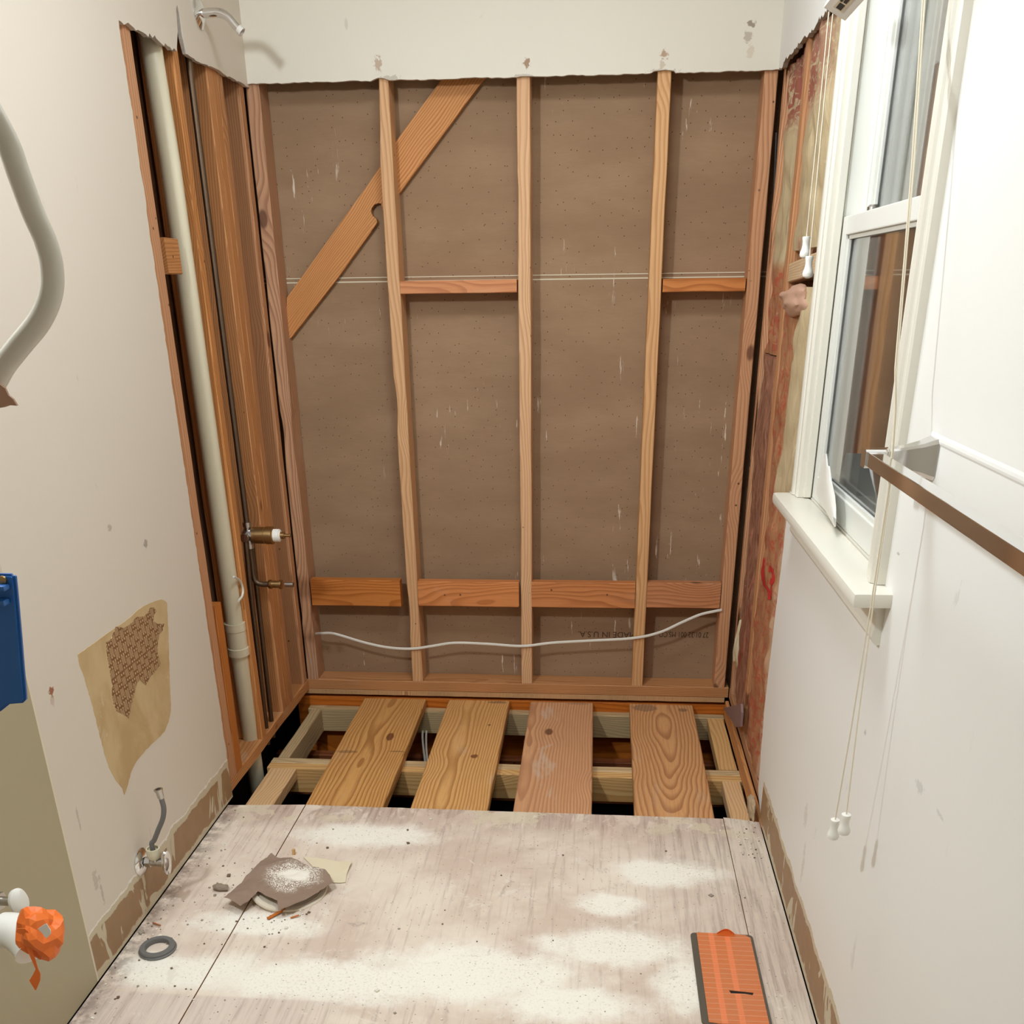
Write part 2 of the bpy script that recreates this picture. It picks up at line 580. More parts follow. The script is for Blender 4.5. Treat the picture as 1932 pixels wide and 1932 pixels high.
M['floor'] = g_floor()
M['ply_edge'] = wood('plywood_edge', srgb(206, 164, 118), srgb(120, 76, 44), 60, .2, .0)
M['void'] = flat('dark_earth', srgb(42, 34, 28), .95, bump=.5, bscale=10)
M['sheath'] = flat('dark_sheathing', srgb(104, 70, 46), .9, bump=.4, bscale=30)
M['pvc'] = flat('cream_pvc', srgb(216, 206, 178), .35, spec=.5)
M['pvc_white'] = flat('white_pvc', srgb(238, 236, 226), .35, spec=.5)
M['white_plastic'] = flat('white_plastic', srgb(238, 234, 224), .4)
M['cable_white'] = flat('white_cable_jacket', srgb(222, 216, 202), .4, spec=.5)
M['chrome'] = flat('chrome', (.78, .78, .78, 1), .09, 1)
M['chrome_dull'] = flat('dull_chrome', (.55, .53, .5, 1), .28, 1)
M['brass'] = flat('aged_brass', srgb(170, 138, 92), .38, 1, bump=.2, bscale=60)
M['copper'] = flat('tarnished_copper', srgb(104, 84, 66), .5, .85, bump=.3, bscale=60)
M['cord'] = flat('blind_cord', srgb(226, 214, 190), .7)
M['trim'] = flat('cream_trim_gloss', srgb(226, 220, 205), .35, spec=.5)
M['sash'] = flat('vinyl_sash', srgb(226, 224, 214), .4, spec=.5)
M['black'] = flat('black_rubber_slit_shade', srgb(24, 22, 22), .5)
M['gasket'] = flat('grey_rubber', srgb(112, 110, 106), .6, bump=.3, bscale=90)
M['blue'] = flat('blue_box_plastic', srgb(44, 106, 182), .35, spec=.6)
M['orange'] = flat('orange_film', srgb(240, 120, 50), .45, bump=.5, bscale=25)
M['vent_metal'] = flat('grey_vent_metal', srgb(104, 96, 84), .45, .3)
M['cream_paper'] = flat('cream_card', srgb(232, 218, 186), .75)


def g_paper():
    g = N('brown_paper', .75, 0, .25)
    c = g.mix(g.noise(14, 4), srgb(160, 136, 118), srgb(140, 116, 98))
    d = g.vmath('LENGTH', g.vmath('MULTIPLY', g.vmath('SUBTRACT', g.co, (-.050, -1.305, .05)), (1 / .085, 1 / .075, 0)))
    m = g.math('SUBTRACT', g.math('MULTIPLY_ADD', g.noise(22, 5, .7), 1.3, .3), d)
    solid = g.step(m, .35, .7)
    gran = g.math('MULTIPLY', g.step(m, -.1, .35), g.step(g.noise(330, 2), .47, .55))
    c = g.mix(g.math('MAXIMUM', solid, gran), c, srgb(248, 240, 226))
    g.bump(g.noise(25, 4), .3, .002)
    return g.out(c)


M['paper'] = g_paper()


def g_patch():
    g = N('bare_patch', .6, 0, .3)
    c = g.mix(g.step(g.noise(9, 5, .6, .5, None, False, (1, 1, .6)), .35, .65), srgb(206, 180, 136), srgb(190, 160, 114))
    c = g.mix(g.math('MULTIPLY', g.step(g.noise(16, 5, .7, 1.2), .62, .68), .5), c, srgb(216, 200, 172))
    return g.out(c)


def g_paperpat():
    g = N('braided_wallpaper', .8, 0, .2)
    x, y, z = g.xyz()[:3]
    # columns slope a little; every other column has slanted ribs, the ones between carry beads
    u = g.math('MULTIPLY', g.math('ADD', y, g.math('MULTIPLY', z, .12)), 50)
    colp = g.math('FRACT', u)
    idx = g.math('MODULO', g.math('ABSOLUTE', g.math('FLOOR', u)), 2)
    rows = g.math('MULTIPLY', g.math('ADD', z, g.math('MULTIPLY', idx, .012)), 30)
    rowf = g.math('FRACT', rows)
    ribs = g.math('SINE', g.math('MULTIPLY', g.math('ADD', g.math('MULTIPLY', z, 1.0), g.math('MULTIPLY', y, -1.1)), 1000))
    bead = g.math('SINE', g.math('MULTIPLY', z, 620))
    bead2 = g.math('SINE', g.math('MULTIPLY', u, 12.5))
    pat = g.mix(g.step(rowf, .52, .56), g.step(ribs, -.2, .5), g.math('MULTIPLY', g.step(bead, -.1, .3), g.step(bead2, -.1, .3)))
    seam = g.step(g.math('ABSOLUTE', g.math('SUBTRACT', colp, .5)), .46, .40)
    lum = g.math('MULTIPLY', pat, seam)
    c = g.mix(lum, srgb(132, 94, 62), srgb(206, 174, 132))
    g.bump(lum, .5, .001)
    return g.out(c)


M['patch'] = g_patch()
M['wallpaper'] = g_paperpat()


def g_kraft():
    g = N('kraft_facing', .55, 0, .4)
    x, y, z = g.xyz()[:3]
    edge = g.math('ADD', g.math('ADD', y, g.math('MULTIPLY', z, .10)), g.math('MULTIPLY_ADD', g.noise(9, 3), .06, -.03))
    crm = g.math('MULTIPLY', g.step(edge, -.485, -.505), g.step(z, .80, .86))
    low = g.math('SUBTRACT', 1.0, g.math('MAXIMUM', crm, g.step(z, 1.38, 1.42)))
    fol = g.noise(10, 4, .6, 1.2, None, False, (1, 2.2, .8))
    c1 = g.mix(fol, srgb(206, 150, 108), srgb(132, 80, 50))
    c2 = g.mix(fol, srgb(208, 190, 152), srgb(184, 160, 122))
    c = g.mix(low, c2, c1)
    # runs of red print
    c = g.mix(g.math('MULTIPLY', g.math('MULTIPLY', g.step(y, -.69, -.712), low), .7), c, srgb(206, 172, 140))
    pr = g.noise(24, 5, .7, 1.0, None, False, (1, .9, 1.5))
    bandm = g.step(g.noise(2.3, 2, .5, 0, None, False, (1, 1.6, 1.2)), .38, .50)
    c = g.mix(g.math('MULTIPLY', g.math('MULTIPLY', g.step(pr, .52, .57), bandm), g.math('MULTIPLY', low, .6)), c, srgb(176, 56, 44))
    top = g.math('MULTIPLY', g.step(z, 1.70, 1.78), g.step(y, -.95, -.4))
    c = g.mix(g.math('MULTIPLY', top, g.math('MULTIPLY', g.step(pr, .42, .5), .8)), c, srgb(150, 46, 44))
    sheen = g.noise(16, 4, .6, 2, None, False, (1, 3, 1))
    c = g.mix(g.math('MULTIPLY', g.math('MULTIPLY', g.step(sheen, .6, .7), low), .4), c, srgb(214, 180, 150))
    g.bump(fol, .8, .006)
    return g.out(c)


M['kraft'] = g_kraft()
M['kraft_plain'] = flat('bare_kraft', srgb(190, 150, 126), .6, bump=.9, bscale=22)
g = N('plum_kraft', .5, 0, .45)
_f = g.noise(13, 5, .65, 1.8, None, False, (1, 2.4, .6))
_c = g.mix(g.step(_f, .3, .7), srgb(184, 130, 104), srgb(116, 74, 54))
_c = g.mix(g.math('MULTIPLY', g.step(g.noise(20, 5, .7, 2.2, None, False, (1, 2.6, .7)), .60, .68), .5), _c, srgb(216, 184, 164))
_r = g.math('MULTIPLY', g.step(g.noise(16, 4, .6, 1.2, None, False, (1, 2, .8)), .57, .62), g.step(g.xyz()[2], .75, .6))
_c = g.mix(g.math('MULTIPLY', _r, .6), _c, srgb(168, 48, 42))
g.bump(_f, 1.0, .008)
M['kraft_plum'] = g.out(_c)
M['fiberglass'] = flat('cream_fiberglass', srgb(216, 200, 164), .95, bump=1, bscale=35)


def g_glass():
    g = N('window_glass', .02, 0, .5)
    g.b.inputs['Transmission Weight'].default_value = 1
    g.b.inputs['IOR'].default_value = 1.5
    g.b.inputs['Base Color'].default_value = (1, 1, 1, 1)
    return g.m


M['glass'] = g_glass()


def g_film():
    g = N('ribbed_orange_film', .4, 0, .5)
    x, y, z = g.xyz()[:3]
    rib = g.step(g.math('SINE', g.math('MULTIPLY', y, 380)), .8, 1.0)
    c = g.mix(g.noise(14, 3), srgb(222, 120, 66), srgb(206, 128, 84))
    st = None
    for cx in (.958, .994):
        # the two brighter overlaps of tape
        m = g.step(g.math('ABSOLUTE', g.math('SUBTRACT', x, cx)), .007, .005)
        st = m if st is None else g.math('MAXIMUM', st, m)
    c = g.mix(g.math('MULTIPLY', rib, .3), c, srgb(236, 190, 150))
    c = g.mix(g.math('MULTIPLY', st, .75), c, srgb(246, 140, 92))
    g.bump(g.math('ADD', rib, g.noise(20, 3)), .4, .001)
    return g.out(c)


M['film'] = g_film()

# ------------------------------------------------------------------ the room
LX, RX = -0.373, 1.143          # faces of the side walls
SL, SR = -0.385, 1.156          # faces of their studs
CUT = 1.892                     # where the old tile stopped
CEIL = 2.44
YB = -3.95


def struct(name, bm, mats, smooth=False):
    return tag(link(name, bm, mats, None, smooth), None, None, None, 'structure')


# floor: three sheets with open seams
bm = bmesh.new()
for s, (x0, x1) in enumerate(((-0.372, -0.1485), (-0.1455, 1.0435), (1.0455, RX - .002))):
    e0 = (-.905, -.888, -.884)[s]
    pts = jag((x0, e0), (x1, (-.888, -.892, -.905)[s]), .0015, .03, 3 + s)
    poly = pts + [(x1, (-.888, -.892, -.905)[s]), (x1, YB), (x0, YB)]
    b2 = slab([poly], 'z', 0, -.018, 1)
    me = bpy.data.meshes.new('t')
    b2.to_mesh(me)
    b2.free()
    bm.from_mesh(me)
    bpy.data.meshes.remove(me)
box(bm, -.372, RX - .002, YB, -.935, -.037, -.0185, 1)
struct('floor', bm, [M['floor'], M['ply_edge']])

# ceiling, the wall behind the camera
bm = bmesh.new()
box(bm, LX - .12, RX + .12, YB, .2, CEIL, CEIL + .02)
struct('ceiling', bm, M['white'])
bm = bmesh.new()
box(bm, LX - .12, RX + .12, YB - .02, YB, -.3, CEIL)
struct('wall_front', bm, M['white'])

# left wall: drywall with the tub bay torn out
poly = [(YB, 0.004), (-.861, 0.004)]
poly += jag((-.861, .02), (-.853, 1.883), .004, .012, 11)[1:]
poly += jag((-.853, 1.883), (-.53, 1.887), .010, .012, 12)
poly += [(-.515, 1.93), (-.507, 1.975), (-.497, 1.985), (-.489, 1.97), (-.484, 1.92), (-.47, 1.89)]
poly += jag((-.46, 1.888), (-.0, 1.892), .005, .015, 13)[1:]
poly += [(-.0, 1.892), (-.0, CEIL), (YB, CEIL)]
bm = slab([poly], 'x', LX, SL, 1)
struct('wall_left', bm, [M['wall_l'], M['gypsum']])

# right wall: drywall below the sill, beside the casing and above the cut
poly = [(YB, .004), (-.94, .004)]
poly += jag((-.94, .004), (-.835, .055), .004, .01, 21)[1:]
poly += jag((-.83, .06), (-.795, .30), .006, .012, 22)
poly += jag((-.795, .31), (-.835, .893), .004, .012, 23)
poly += [(-.835, .893), (-1.69, .893), (-1.69, 2.0), (-.97, 2.0)]
poly += jag((-.97, 1.885), (-.0, 1.895), .012, .014, 24)[0:]
poly += [(-.0, 1.895), (-.0, CEIL), (YB, CEIL)]
bm = slab([poly], 'x', RX, SR, 1)
struct('wall_right', bm, [M['wall_r'], M['gyp_dirty']])

# shallow raised field moulding line on the right wall
bm = bmesh.new()
prof = [(0, 0), (.0015, .003), (.002, .006), (.0015, .010), (0, .014)]
for a, b in (((-1.845, 1.162), (-3.6, 1.162)),):
    for i in range(len(prof) - 1):
        v = [bm.verts.new((RX - prof[j][0], yy, 1.150 + prof[j][1])) for j, yy in ((i, a[0]), (i + 1, a[0]), (i + 1, b[0]), (i, b[0]))]
        bm.faces.new(v)
bmesh.ops.recalc_face_normals(bm, faces=bm.faces[:])
struct('trim_1', bm, M['wall_r'], True)

# back wall: painted drywall above the cut
poly = jag((LX - .01, 1.899), (.0, 1.897), .0025, .012, 31)
poly += [(.0, 1.900), (.012, 1.904), (.03, 1.902), (.045, 1.897)]
poly += jag((.05, 1.897), (.79, 1.894), .0025, .012, 32) + [(.79, 1.894), (.80, 1.899), (.83, 1.901), (.855, 1.898)] + jag((.86, 1.893), (RX + .01, 1.893), .0025, .012, 33)
poly += [(RX + .01, 1.893), (RX + .01, CEIL), (LX - .01, CEIL)]
bm = slab([poly], 'y', -.013, -.0005, 1)
struct('wall_back', bm, [M['wall_b'], M['gypsum']])

# the next room's gypsum board seen from behind, two sheets with a seam
bm = bmesh.new()
box(bm, -.70, 1.35, .0895, .102, .0, 1.376, 0)
box(bm, -.70, 1.35, .0895, .102, 1.3835, 2.42, 0)
box(bm, -.70, 1.35, .0885, .0893, 1.3715, 1.3755, 1)
box(bm, -.70, 1.35, .0900, .101, 1.3755, 1.3840, 0)
box(bm, -.70, 1.35, .0885, .0893, 1.3842, 1.3872, 1)
struct('wall_rear', bm, [M['board'], M['ivory']])

# boards closing the wet wall and the outer wall behind the studs
bm = bmesh.new()
box(bm, -.492, -.4795, YB, .08, -.02, 2.42)
struct('wall_left_cavity', bm, M['sheath'])
bm = bmesh.new()
box(bm, 1.248, 1.262, YB, -1.75, -.3, 2.43)
box(bm, 1.248, 1.262, -.96, .085, -.3, 2.43)
box(bm, 1.248, 1.262, -1.75, -.96, -.3, .86)
box(bm, 1.248, 1.262, -1.75, -.96, 2.05, 2.43)
struct('wall_right_cavity', bm, M['sheath'])

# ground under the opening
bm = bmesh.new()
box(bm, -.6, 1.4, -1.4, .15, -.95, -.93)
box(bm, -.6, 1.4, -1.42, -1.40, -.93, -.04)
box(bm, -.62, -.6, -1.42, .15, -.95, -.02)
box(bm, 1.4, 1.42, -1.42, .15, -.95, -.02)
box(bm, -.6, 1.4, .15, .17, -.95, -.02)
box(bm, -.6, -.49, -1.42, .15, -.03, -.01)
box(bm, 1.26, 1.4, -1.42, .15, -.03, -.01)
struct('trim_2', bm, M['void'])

# ------------------------------------------------------------------ lumber


def board(name, p0, p1, ux, w, d, mat, label, cat, group=None, wob=.001, bev=.002, off=(0, 0), seed=0, wane=0, parent=None, kind=None):
    """a stick from p0 to p1 (centre line), width w along ux, depth d across; local Z runs along it"""
    p0, p1 = Vector(p0), Vector(p1)
    zt = (p1 - p0)
    L = zt.length
    zt.normalize()
    ux = Vector(ux)
    ux = (ux - zt * ux.dot(zt)).normalized()
    uy = zt.cross(ux)
    bm = bmesh.new()
    n = max(2, int(L / .035))
    rings = []
    b = bev
    c8 = [(-w / 2 + b, -d / 2), (w / 2 - b, -d / 2), (w / 2, -d / 2 + b), (w / 2, d / 2 - b),
          (w / 2 - b, d / 2), (-w / 2 + b, d / 2), (-w / 2, d / 2 - b), (-w / 2, -d / 2 + b)]
    for i in range(n + 1):
        z = L * i / n
        r = []
        for k, (x, y) in enumerate(c8):
            q = Vector((x * 9, y * 9 + seed * 5.3, z * 7))
            nx = mnoise.noise(q) * wob
            ny = mnoise.noise(q + Vector((31, 7, 3))) * wob
            if wane and k in wane[0]:
                a = max(0, mnoise.noise(Vector((z * 4.5, seed * 2.2, 1.7))) - wane[2]) * wane[1]
                nx -= math.copysign(a, x)
            r.append(bm.verts.new((x + nx, y + ny, z)))
        rings.append(r)
    for a, b_ in zip(rings, rings[1:]):
        for k in range(8):
            bm.faces.new((a[k], a[(k + 1) % 8], b_[(k + 1) % 8], b_[k]))
    bm.faces.new(list(reversed(rings[0])))
    bm.faces.new(rings[-1])
    o = link(name, bm, mat)
    o.matrix_world = Matrix(((ux.x, uy.x, zt.x, p0.x), (ux.y, uy.y, zt.y, p0.y), (ux.z, uy.z, zt.z, p0.z), (0, 0, 0, 1)))
    return tag(o, label, cat, group, kind)


TW, DP = .038, .089
X1 = (1, 0, 0)
PT = .0385   # top of the bottom plates


def back_stud(xb, xt, mat, label, seed, wane=0, w=TW):
    return board('wall_stud', (xb, DP / 2, PT), (xt, DP / 2, 2.40), X1, w, DP - .002, mat, label, 'stud', None, .0015, .002, seed=seed, wane=wane)


def bx(px_, py_):
    return P(px_, py_, 'y', 0).x


back_stud(-.367, -.367 + .002, M['stud_rough'], 'barky corner stud at the left end of the back wall', 1, ((0, 7, 1, 2), .05, .12), .040)
b0 = bx(788, 1285)
back_stud(b0, .0175, M['stud'], 'upright stud crossed by the diagonal brace, second along the back wall', 2, ((0, 7), .02, .22))
back_stud(bx(994, 1290), bx(986, 148) + .002, M['stud'], 'straight middle stud of the back wall between the two upper openings', 3, ((0, 7), .015, .25))
back_stud(bx(1202, 1293), bx(1254, 142), M['stud'], 'pale back wall stud carrying the left end of the right hand upper block', 4)
back_stud(bx(1357, 1296), bx(1457, 135), M['stud_wall'], 'corner stud with plaster smears at the right end of the back wall', 5)

board('bottom_plate', (SL - .09, DP / 2, .019), (RX + .012, DP / 2, .019), (0, 1, 0), DP, .038, M['plate'],
      'dusty bottom plate under the back wall studs', 'plate', seed=6)


def block(xa, xb, z0, z1, y0, y1, mat, label, seed, name='fire_block'):
    return board(name, (xa, (y0 + y1) / 2, (z0 + z1) / 2), (xb, (y0 + y1) / 2, (z0 + z1) / 2), (0, 0, 1), z1 - z0, y1 - y0, mat, label, 'block', seed=seed)


block(.0405, .4055, 1.337, 1.374, .004, .088, M['block'], 'short orange block with a dark split, high between the second and third studs', 7)
block(.853, 1.1015, 1.333, 1.370, .004, .088, M['block'], 'short orange block high beside the right corner stud', 8)
block(-.341, -.018, .323, .417, .0, .038, M['block'], 'reddish low block at the left end of the back wall', 9)
block(.045, .4035, .326, .416, .001, .038, M['block'], 'low block between the brace stud and the middle stud', 10)
block(.4475, .8085, .328, .418, .001, .038, M['block'], 'low block right of the middle stud', 11)
block(.849, 1.1005, .332, .421, .001, .038, M['block'], 'low block running into the right corner stud', 12)

# diagonal brace let into the studs just in front of the board, bitten out beside the stud
YBR = .064
pix = [(541, 562), (700, 340), (746, 268), (831, 153), (838, 140), (920, 140), (912, 150), (749, 370), (735, 388), (724, 402),
       (719, 384), (713, 383), (706, 386), (701, 393), (700, 400), (703, 407), (708, 411), (711, 415), (711, 420), (707, 427), (630, 534), (549, 637), (541, 643)]
pp = [(P(a, b, 'y', YBR).x, P(a, b, 'y', YBR).z) for a, b in pix]
c0 = Vector((pp[0][0], YBR, pp[0][1]))
ax = Vector((pp[2][0] - pp[0][0], 0, pp[2][1] - pp[0][1])).normalized()
nx_ = Vector((ax.z, 0, -ax.x))
bm = slab([[((Vector((a, YBR, b)) - c0).dot(nx_), (Vector((a, YBR, b)) - c0).dot(ax)) for a, b in pp]], 'y', 0, .019, 0)
br = link('diagonal_brace', bm, M['brace'])
yv = ax.cross(nx_)
br.matrix_world = Matrix(((nx_.x, yv.x, ax.x, c0.x), (nx_.y, yv.y, ax.y, c0.y), (nx_.z, yv.z, ax.z, c0.z), (0, 0, 0, 1)))
tag(br, 'diagonal brace board with a bite cut out, rising behind the second stud', 'brace')

# left wall framing
board('bottom_plate', (SL - .0445, -.885, .019), (SL - .0445, -.002, .019), X1, .086, .038, M['plate'], 'bottom plate under the left wall studs, passed by the white pipe', 'plate', seed=13, wob=.003)


def left_stud(y0, y1, z1, mat, label, seed, x1=SL, name='wall_stud', wane=0, lean=0, z0=PT):
    return board(name, (x1 - DP / 2, (y0 + y1) / 2 - lean, z0), (x1 - DP / 2, (y0 + y1) / 2, z1), (0, 1, 0), abs(y1 - y0) - .001, DP - .002, mat, label, 'stud', seed=seed, wane=wane)


left_stud(-.870, -.815, 2.40, M['stud_wall'], 'stud behind the torn drywall edge left of the white pipe', 14)
left_stud(-.814, -.765, 2.40, M['stud_wall'], 'stud between the torn drywall edge and the white pipe', 15, lean=.012)
left_stud(-.764, -.716, .553, M['block'], 'short cut-off stud standing left of the pipe coupling', 16, x1=SL + .001, name='cripple_stud', lean=.012)
left_stud(-.533, -.496, 2.40, M['stud_wall'], 'stud directly right of the white drain pipe', 17, wane=((4, 5), .008, .2))
left_stud(-.312, -.274, 2.40, M['stud_wall'], 'left member of the triple stud beside the shower valve', 18)
left_stud(-.273, -.232, 2.40, M['stud_wall'], 'middle member of the triple stud beside the shower valve', 19)
left_stud(-.231, -.190, 2.40, M['stud_wall'], 'right member of the triple stud beside the shower valve', 20, wane=((4, 5), .03, .1))
left_stud(-.052, -.014, 2.40, M['stud_wall'], 'last stud of the left wall beside the black corner gap', 21)
board('wood_block', P(303, 483, 'x', SL - .02) + Vector((0, -.01, 0)), P(303, 483, 'x', SL - .02) + Vector((0, .075, 0)), X1, .038, .08, M['stud_wall'],
      'short block wedged left of the pipe high in the wall', 'block', seed=22)

# right wall framing
def right_stud(y0, y1, z1, mat, label, seed, x0=SR, z0=PT, wane=0, lean=0):
    return board('wall_stud', (x0 + DP / 2, (y0 + y1) / 2 - lean, z0), (x0 + DP / 2, (y0 + y1) / 2, z1), (0, 1, 0), abs(y1 - y0), DP - .002, mat, label, 'stud', seed=seed, wane=wane)


board('bottom_plate', (SR + .0445, -.93, .019), (SR + .0445, -.002, .019), X1, .086, .038, M['plate'], 'bottom plate under the right wall insulation', 'plate', seed=24)
right_stud(-.062, -.024, 2.40, M['stud_rough'], 'corner stud of the right wall beside the black cable', 25, wane=((6, 7), .05, .0))
right_stud(-.283, -.213, 2.40, M['stud_wall'], 'reddish stud of the right wall next to the corner', 26, x0=SR + .025, wane=((6, 7), .04, .1))
right_stud(-.398, -.350, 2.40, M['stud_wall'], 'pale edged stud between the two insulation bays', 27)
right_stud(-.800, -.760, .86, M['stud_wall'], 'short stud just behind the cut edge of the right drywall', 28)
right_stud(-.955, -.915, 2.40, M['stud_wall'], 'stud behind the left edge of the window casing', 29)

# insulation


def sheet(name, y0, y1, z0, z1, x_edge, bulge, mat, label, seed, cat='insulation', nz=90, ny=20, rough=.011, back=1.243):
    bm = bmesh.new()
    g = []
    for j in range(nz + 1):
        row = []
        for i in range(ny + 1):
            u, v = i / ny, j / nz
            y, z = y0 + (y1 - y0) * u, z0 + (z1 - z0) * v
            k = math.sin(math.pi * u) ** .6 * (.55 + .45 * math.sin(math.pi * min(v, 1 - v) * 6 if min(v, 1 - v) < 1 / 12 else math.pi / 2))
            n = mnoise.noise(Vector((y * 11, z * 5 + seed, 0))) + .5 * mnoise.noise(Vector((y * 30, z * 16 + seed, 4)))
            r = abs(mnoise.noise(Vector((y * 16 + z * 3, z * 9 + seed, 9))))
            x = x_edge - bulge * k + rough * n + rough * 1.4 * (.3 - r)
            row.append(bm.verts.new((x, y, z)))
        g.append(row)
    for a, b in zip(g, g[1:]):
        for i in range(ny):
            bm.faces.new((a[i], a[i + 1], b[i + 1], b[i]))
    ret = bmesh.ops.extrude_face_region(bm, geom=bm.faces[:])
    for v in ret['geom']:
        if isinstance(v, bmesh.types.BMVert):
            v.co.x = back
    bmesh.ops.recalc_face_normals(bm, faces=bm.faces[:])
    return tag(link(name, bm, mat, None, True), label, cat)


sheet('insulation_batt', -.757, -.405, .045, 1.345, 1.166, .014, M['kraft'], 'brown faced insulation printed with a red 13 in the bay beside the cut drywall', 1)
sheet('insulation_batt', -.912, -.805, .90, 1.885, 1.170, .006, M['fiberglass'], 'cream insulation strip along the window casing', 2, rough=.010)
sheet('insulation_batt', -.803, -.405, 1.43, 1.893, 1.168, .012, M['kraft'], 'cream faced insulation high beside the window with a red printed top', 3)
sheet('insulation_batt', -.343, -.285, 1.163, 1.893, 1.168, .004, M['kraft'], 'narrow brown paper insulation beside the reddish stud', 4, rough=.010)
sheet('insulation_batt', -.347, -.085, .05, 1.16, 1.163, .006, M['kraft_plum'], 'crumpled plum brown paper facing lapped over the reddish corner stud', 6, rough=.010, back=1.179)
sheet('insulation_batt', -.200, -.065, 1.163, 1.893, 1.172, .006, M['kraft'], 'crumpled brown paper insulation in the corner gap', 5, rough=.012)
board('fire_block', (SR + .03, -.758, 1.395), (SR + .03, -.405, 1.378), X1, .055, .045, M['washed'], 'whitewashed block across the insulated bay beside the blind pulls', 'block', seed=30)

# a pillow of paper-wrapped insulation under that block, a grey flap over it
def lump(name, c, r, mat, label, cat, seed):
    bm = bmesh.new()
    bmesh.ops.create_icosphere(bm, subdivisions=4, radius=1)
    for v in bm.verts:
        n = 1 + .28 * mnoise.noise(v.co * 1.7 + Vector((seed, 0, 0))) + .10 * abs(mnoise.noise(v.co * 5 + Vector((seed, 3, 0))))
        v.co = Vector((v.co.x * r[0] * n, v.co.y * r[1] * n, v.co.z * r[2] * n))
    o = link(name, bm, mat, None, True)
    o.location = c
    return tag(o, label, cat)


lump('insulation_tuft', (1.158, -.585, 1.315), (.034, .14, .034), M['kraft_plain'], 'paper wrapped tuft of insulation bulging below the whitewashed block', 'insulation', 3)
lump('insulation_tuft', (1.180, -.56, 1.452), (.018, .13, .034), M['kraft_plain'], 'folded paper flap resting above the whitewashed block', 'insulation', 8)
lump('insulation_tuft', (1.168, -.105, .235), (.022, .030, .085), M['fiberglass'], 'pale pad of insulation low in the right corner', 'insulation', 12)


def txt(body, size, loc, rot, mat, name='printed_text', parent=None, ext=.0002, sx=1.0, bold=0):
    cu = bpy.data.curves.new(name, 'FONT')
    cu.body = body
    cu.size = size
    cu.extrude = ext
    cu.offset = bold
    cu.align_x = 'CENTER'
    cu.align_y = 'CENTER'
    o = bpy.data.objects.new(name, cu)
    COL.objects.link(o)
    o.rotation_euler = rot
    o.location = loc
    o.scale = (sx, 1, 1)
    cu.materials.append(mat)
    bpy.context.view_layer.update()
    me = bpy.data.meshes.new_from_object(o.evaluated_get(bpy.context.evaluated_depsgraph_get()))
    me.transform(o.matrix_world)
    bpy.data.objects.remove(o)
    o = bpy.data.objects.new(name, me)
    COL.objects.link(o)
    if parent:
        o.parent = parent
    return o


M['red_ink'] = flat('red_ink', srgb(188, 44, 40), .7)
M['dark_ink'] = flat('dark_ink', srgb(78, 56, 40), .8)
hp = math.pi / 2
batt = bpy.data.objects['insulation_batt']
from mathutils.bvhtree import BVHTree
bpy.context.view_layer.update()
bvh = BVHTree.FromObject(batt, bpy.context.evaluated_depsgraph_get())
for body, size, px_, py_ in (('13', .115, 1446, 1094),):
    q = P(px_, py_, 'x', 1.15)
    t_ = txt(body, size, (1.10, q.y, q.z), (hp, 0, -hp), M['red_ink'], ext=.0004, bold=.0035, sx=1.9)
    tb = bmesh.new()
    tb.from_mesh(t_.data)
    for _ in range(5):
        le = [e_ for e_ in tb.edges if e_.calc_length() > .008]
        bmesh.ops.subdivide_edges(tb, edges=le, cuts=1)
        bmesh.ops.triangulate(tb, faces=tb.faces[:])
    tb.to_mesh(t_.data)
    tb.free()
    for v in t_.data.vertices:
        h = bvh.ray_cast(Vector((1.0, v.co.y, v.co.z)), Vector((1, 0, 0)))
        if h[0] is not None:
            v.co.x = h[0].x - .0012 + (v.co.x - 1.10)
    t_.parent = batt
rear = bpy.data.objects['wall_rear']
p = P(1145, 1197, 'y', .088)
txt('MADE IN U.S.A.', .031, (p.x, .0886, p.z), (hp, math.pi, 0), M['dark_ink'], parent=rear)
p = P(1292, 1197, 'y', .088)
txt('27 01:32 001 MS.CO', .029, (p.x - .004, .0886, p.z), (hp, math.pi, 0), M['dark_ink'], parent=rear, sx=.72)

# ------------------------------------------------------------------ the open floor
T = -.065
board('rim_board', (SL - .05, .019, -.15), (RX + .01, .019, -.15), (0, 0, 1), .24, .034, M['rim'], 'orange rim board below the back wall plate', 'joist', seed=40)
bm = bmesh.new()
poly = jag((SL - .04, -.004), (RX, -.004), .002, .02, 41) + [(RX, -.004), (RX, .088), (SL - .04, .088)]
bm = slab([poly], 'z', -.0005, -.017, 0)
o = link('subfloor_strip', bm, M['ply_edge'])
tag(o, 'ragged plywood strip sandwiched under the back wall plate', 'plywood')
# ledger, doubled joist, front joist
ZC = T - DP / 2
board('ledger', (SL, -.020, ZC), (RX, -.020, ZC), (0, 0, 1), DP, .037, M['ledger'], 'pale ledger fixed along the rim board under the plank ends', 'joist', seed=42)
board('joist', (SL, -.472, ZC), (RX + .01, -.472, ZC), (0, 0, 1), DP, .036, M['ledger'], 'rear member of the doubled middle joist', 'joist', seed=43, wob=.002)
board('joist', (SL, -.511, ZC), (RX + .01, -.511, ZC), (0, 0, 1), DP, .038, M['new'], 'front member of the doubled middle joist', 'joist', seed=44)
board('joist', (SL, -.915, ZC - .0), (RX + .01, -.915, ZC - .0), (0, 0, 1), DP, .038, M['ledger'], 'joist under the cut edge of the white floor', 'joist', seed=45)
board('floor_cleat', (-.353, -.040, ZC), (-.353, -.452, ZC), X1, .038, DP, M['ledger'], 'upright cleat at the back left corner of the open floor', 'joist', seed=46)
board('floor_cleat', (-.330, -.532, T - .02), (-.330, -.894, T - .02), X1, .086, .038, M['new'], 'flat laid cleat at the front left corner of the open floor', 'joist', seed=47)
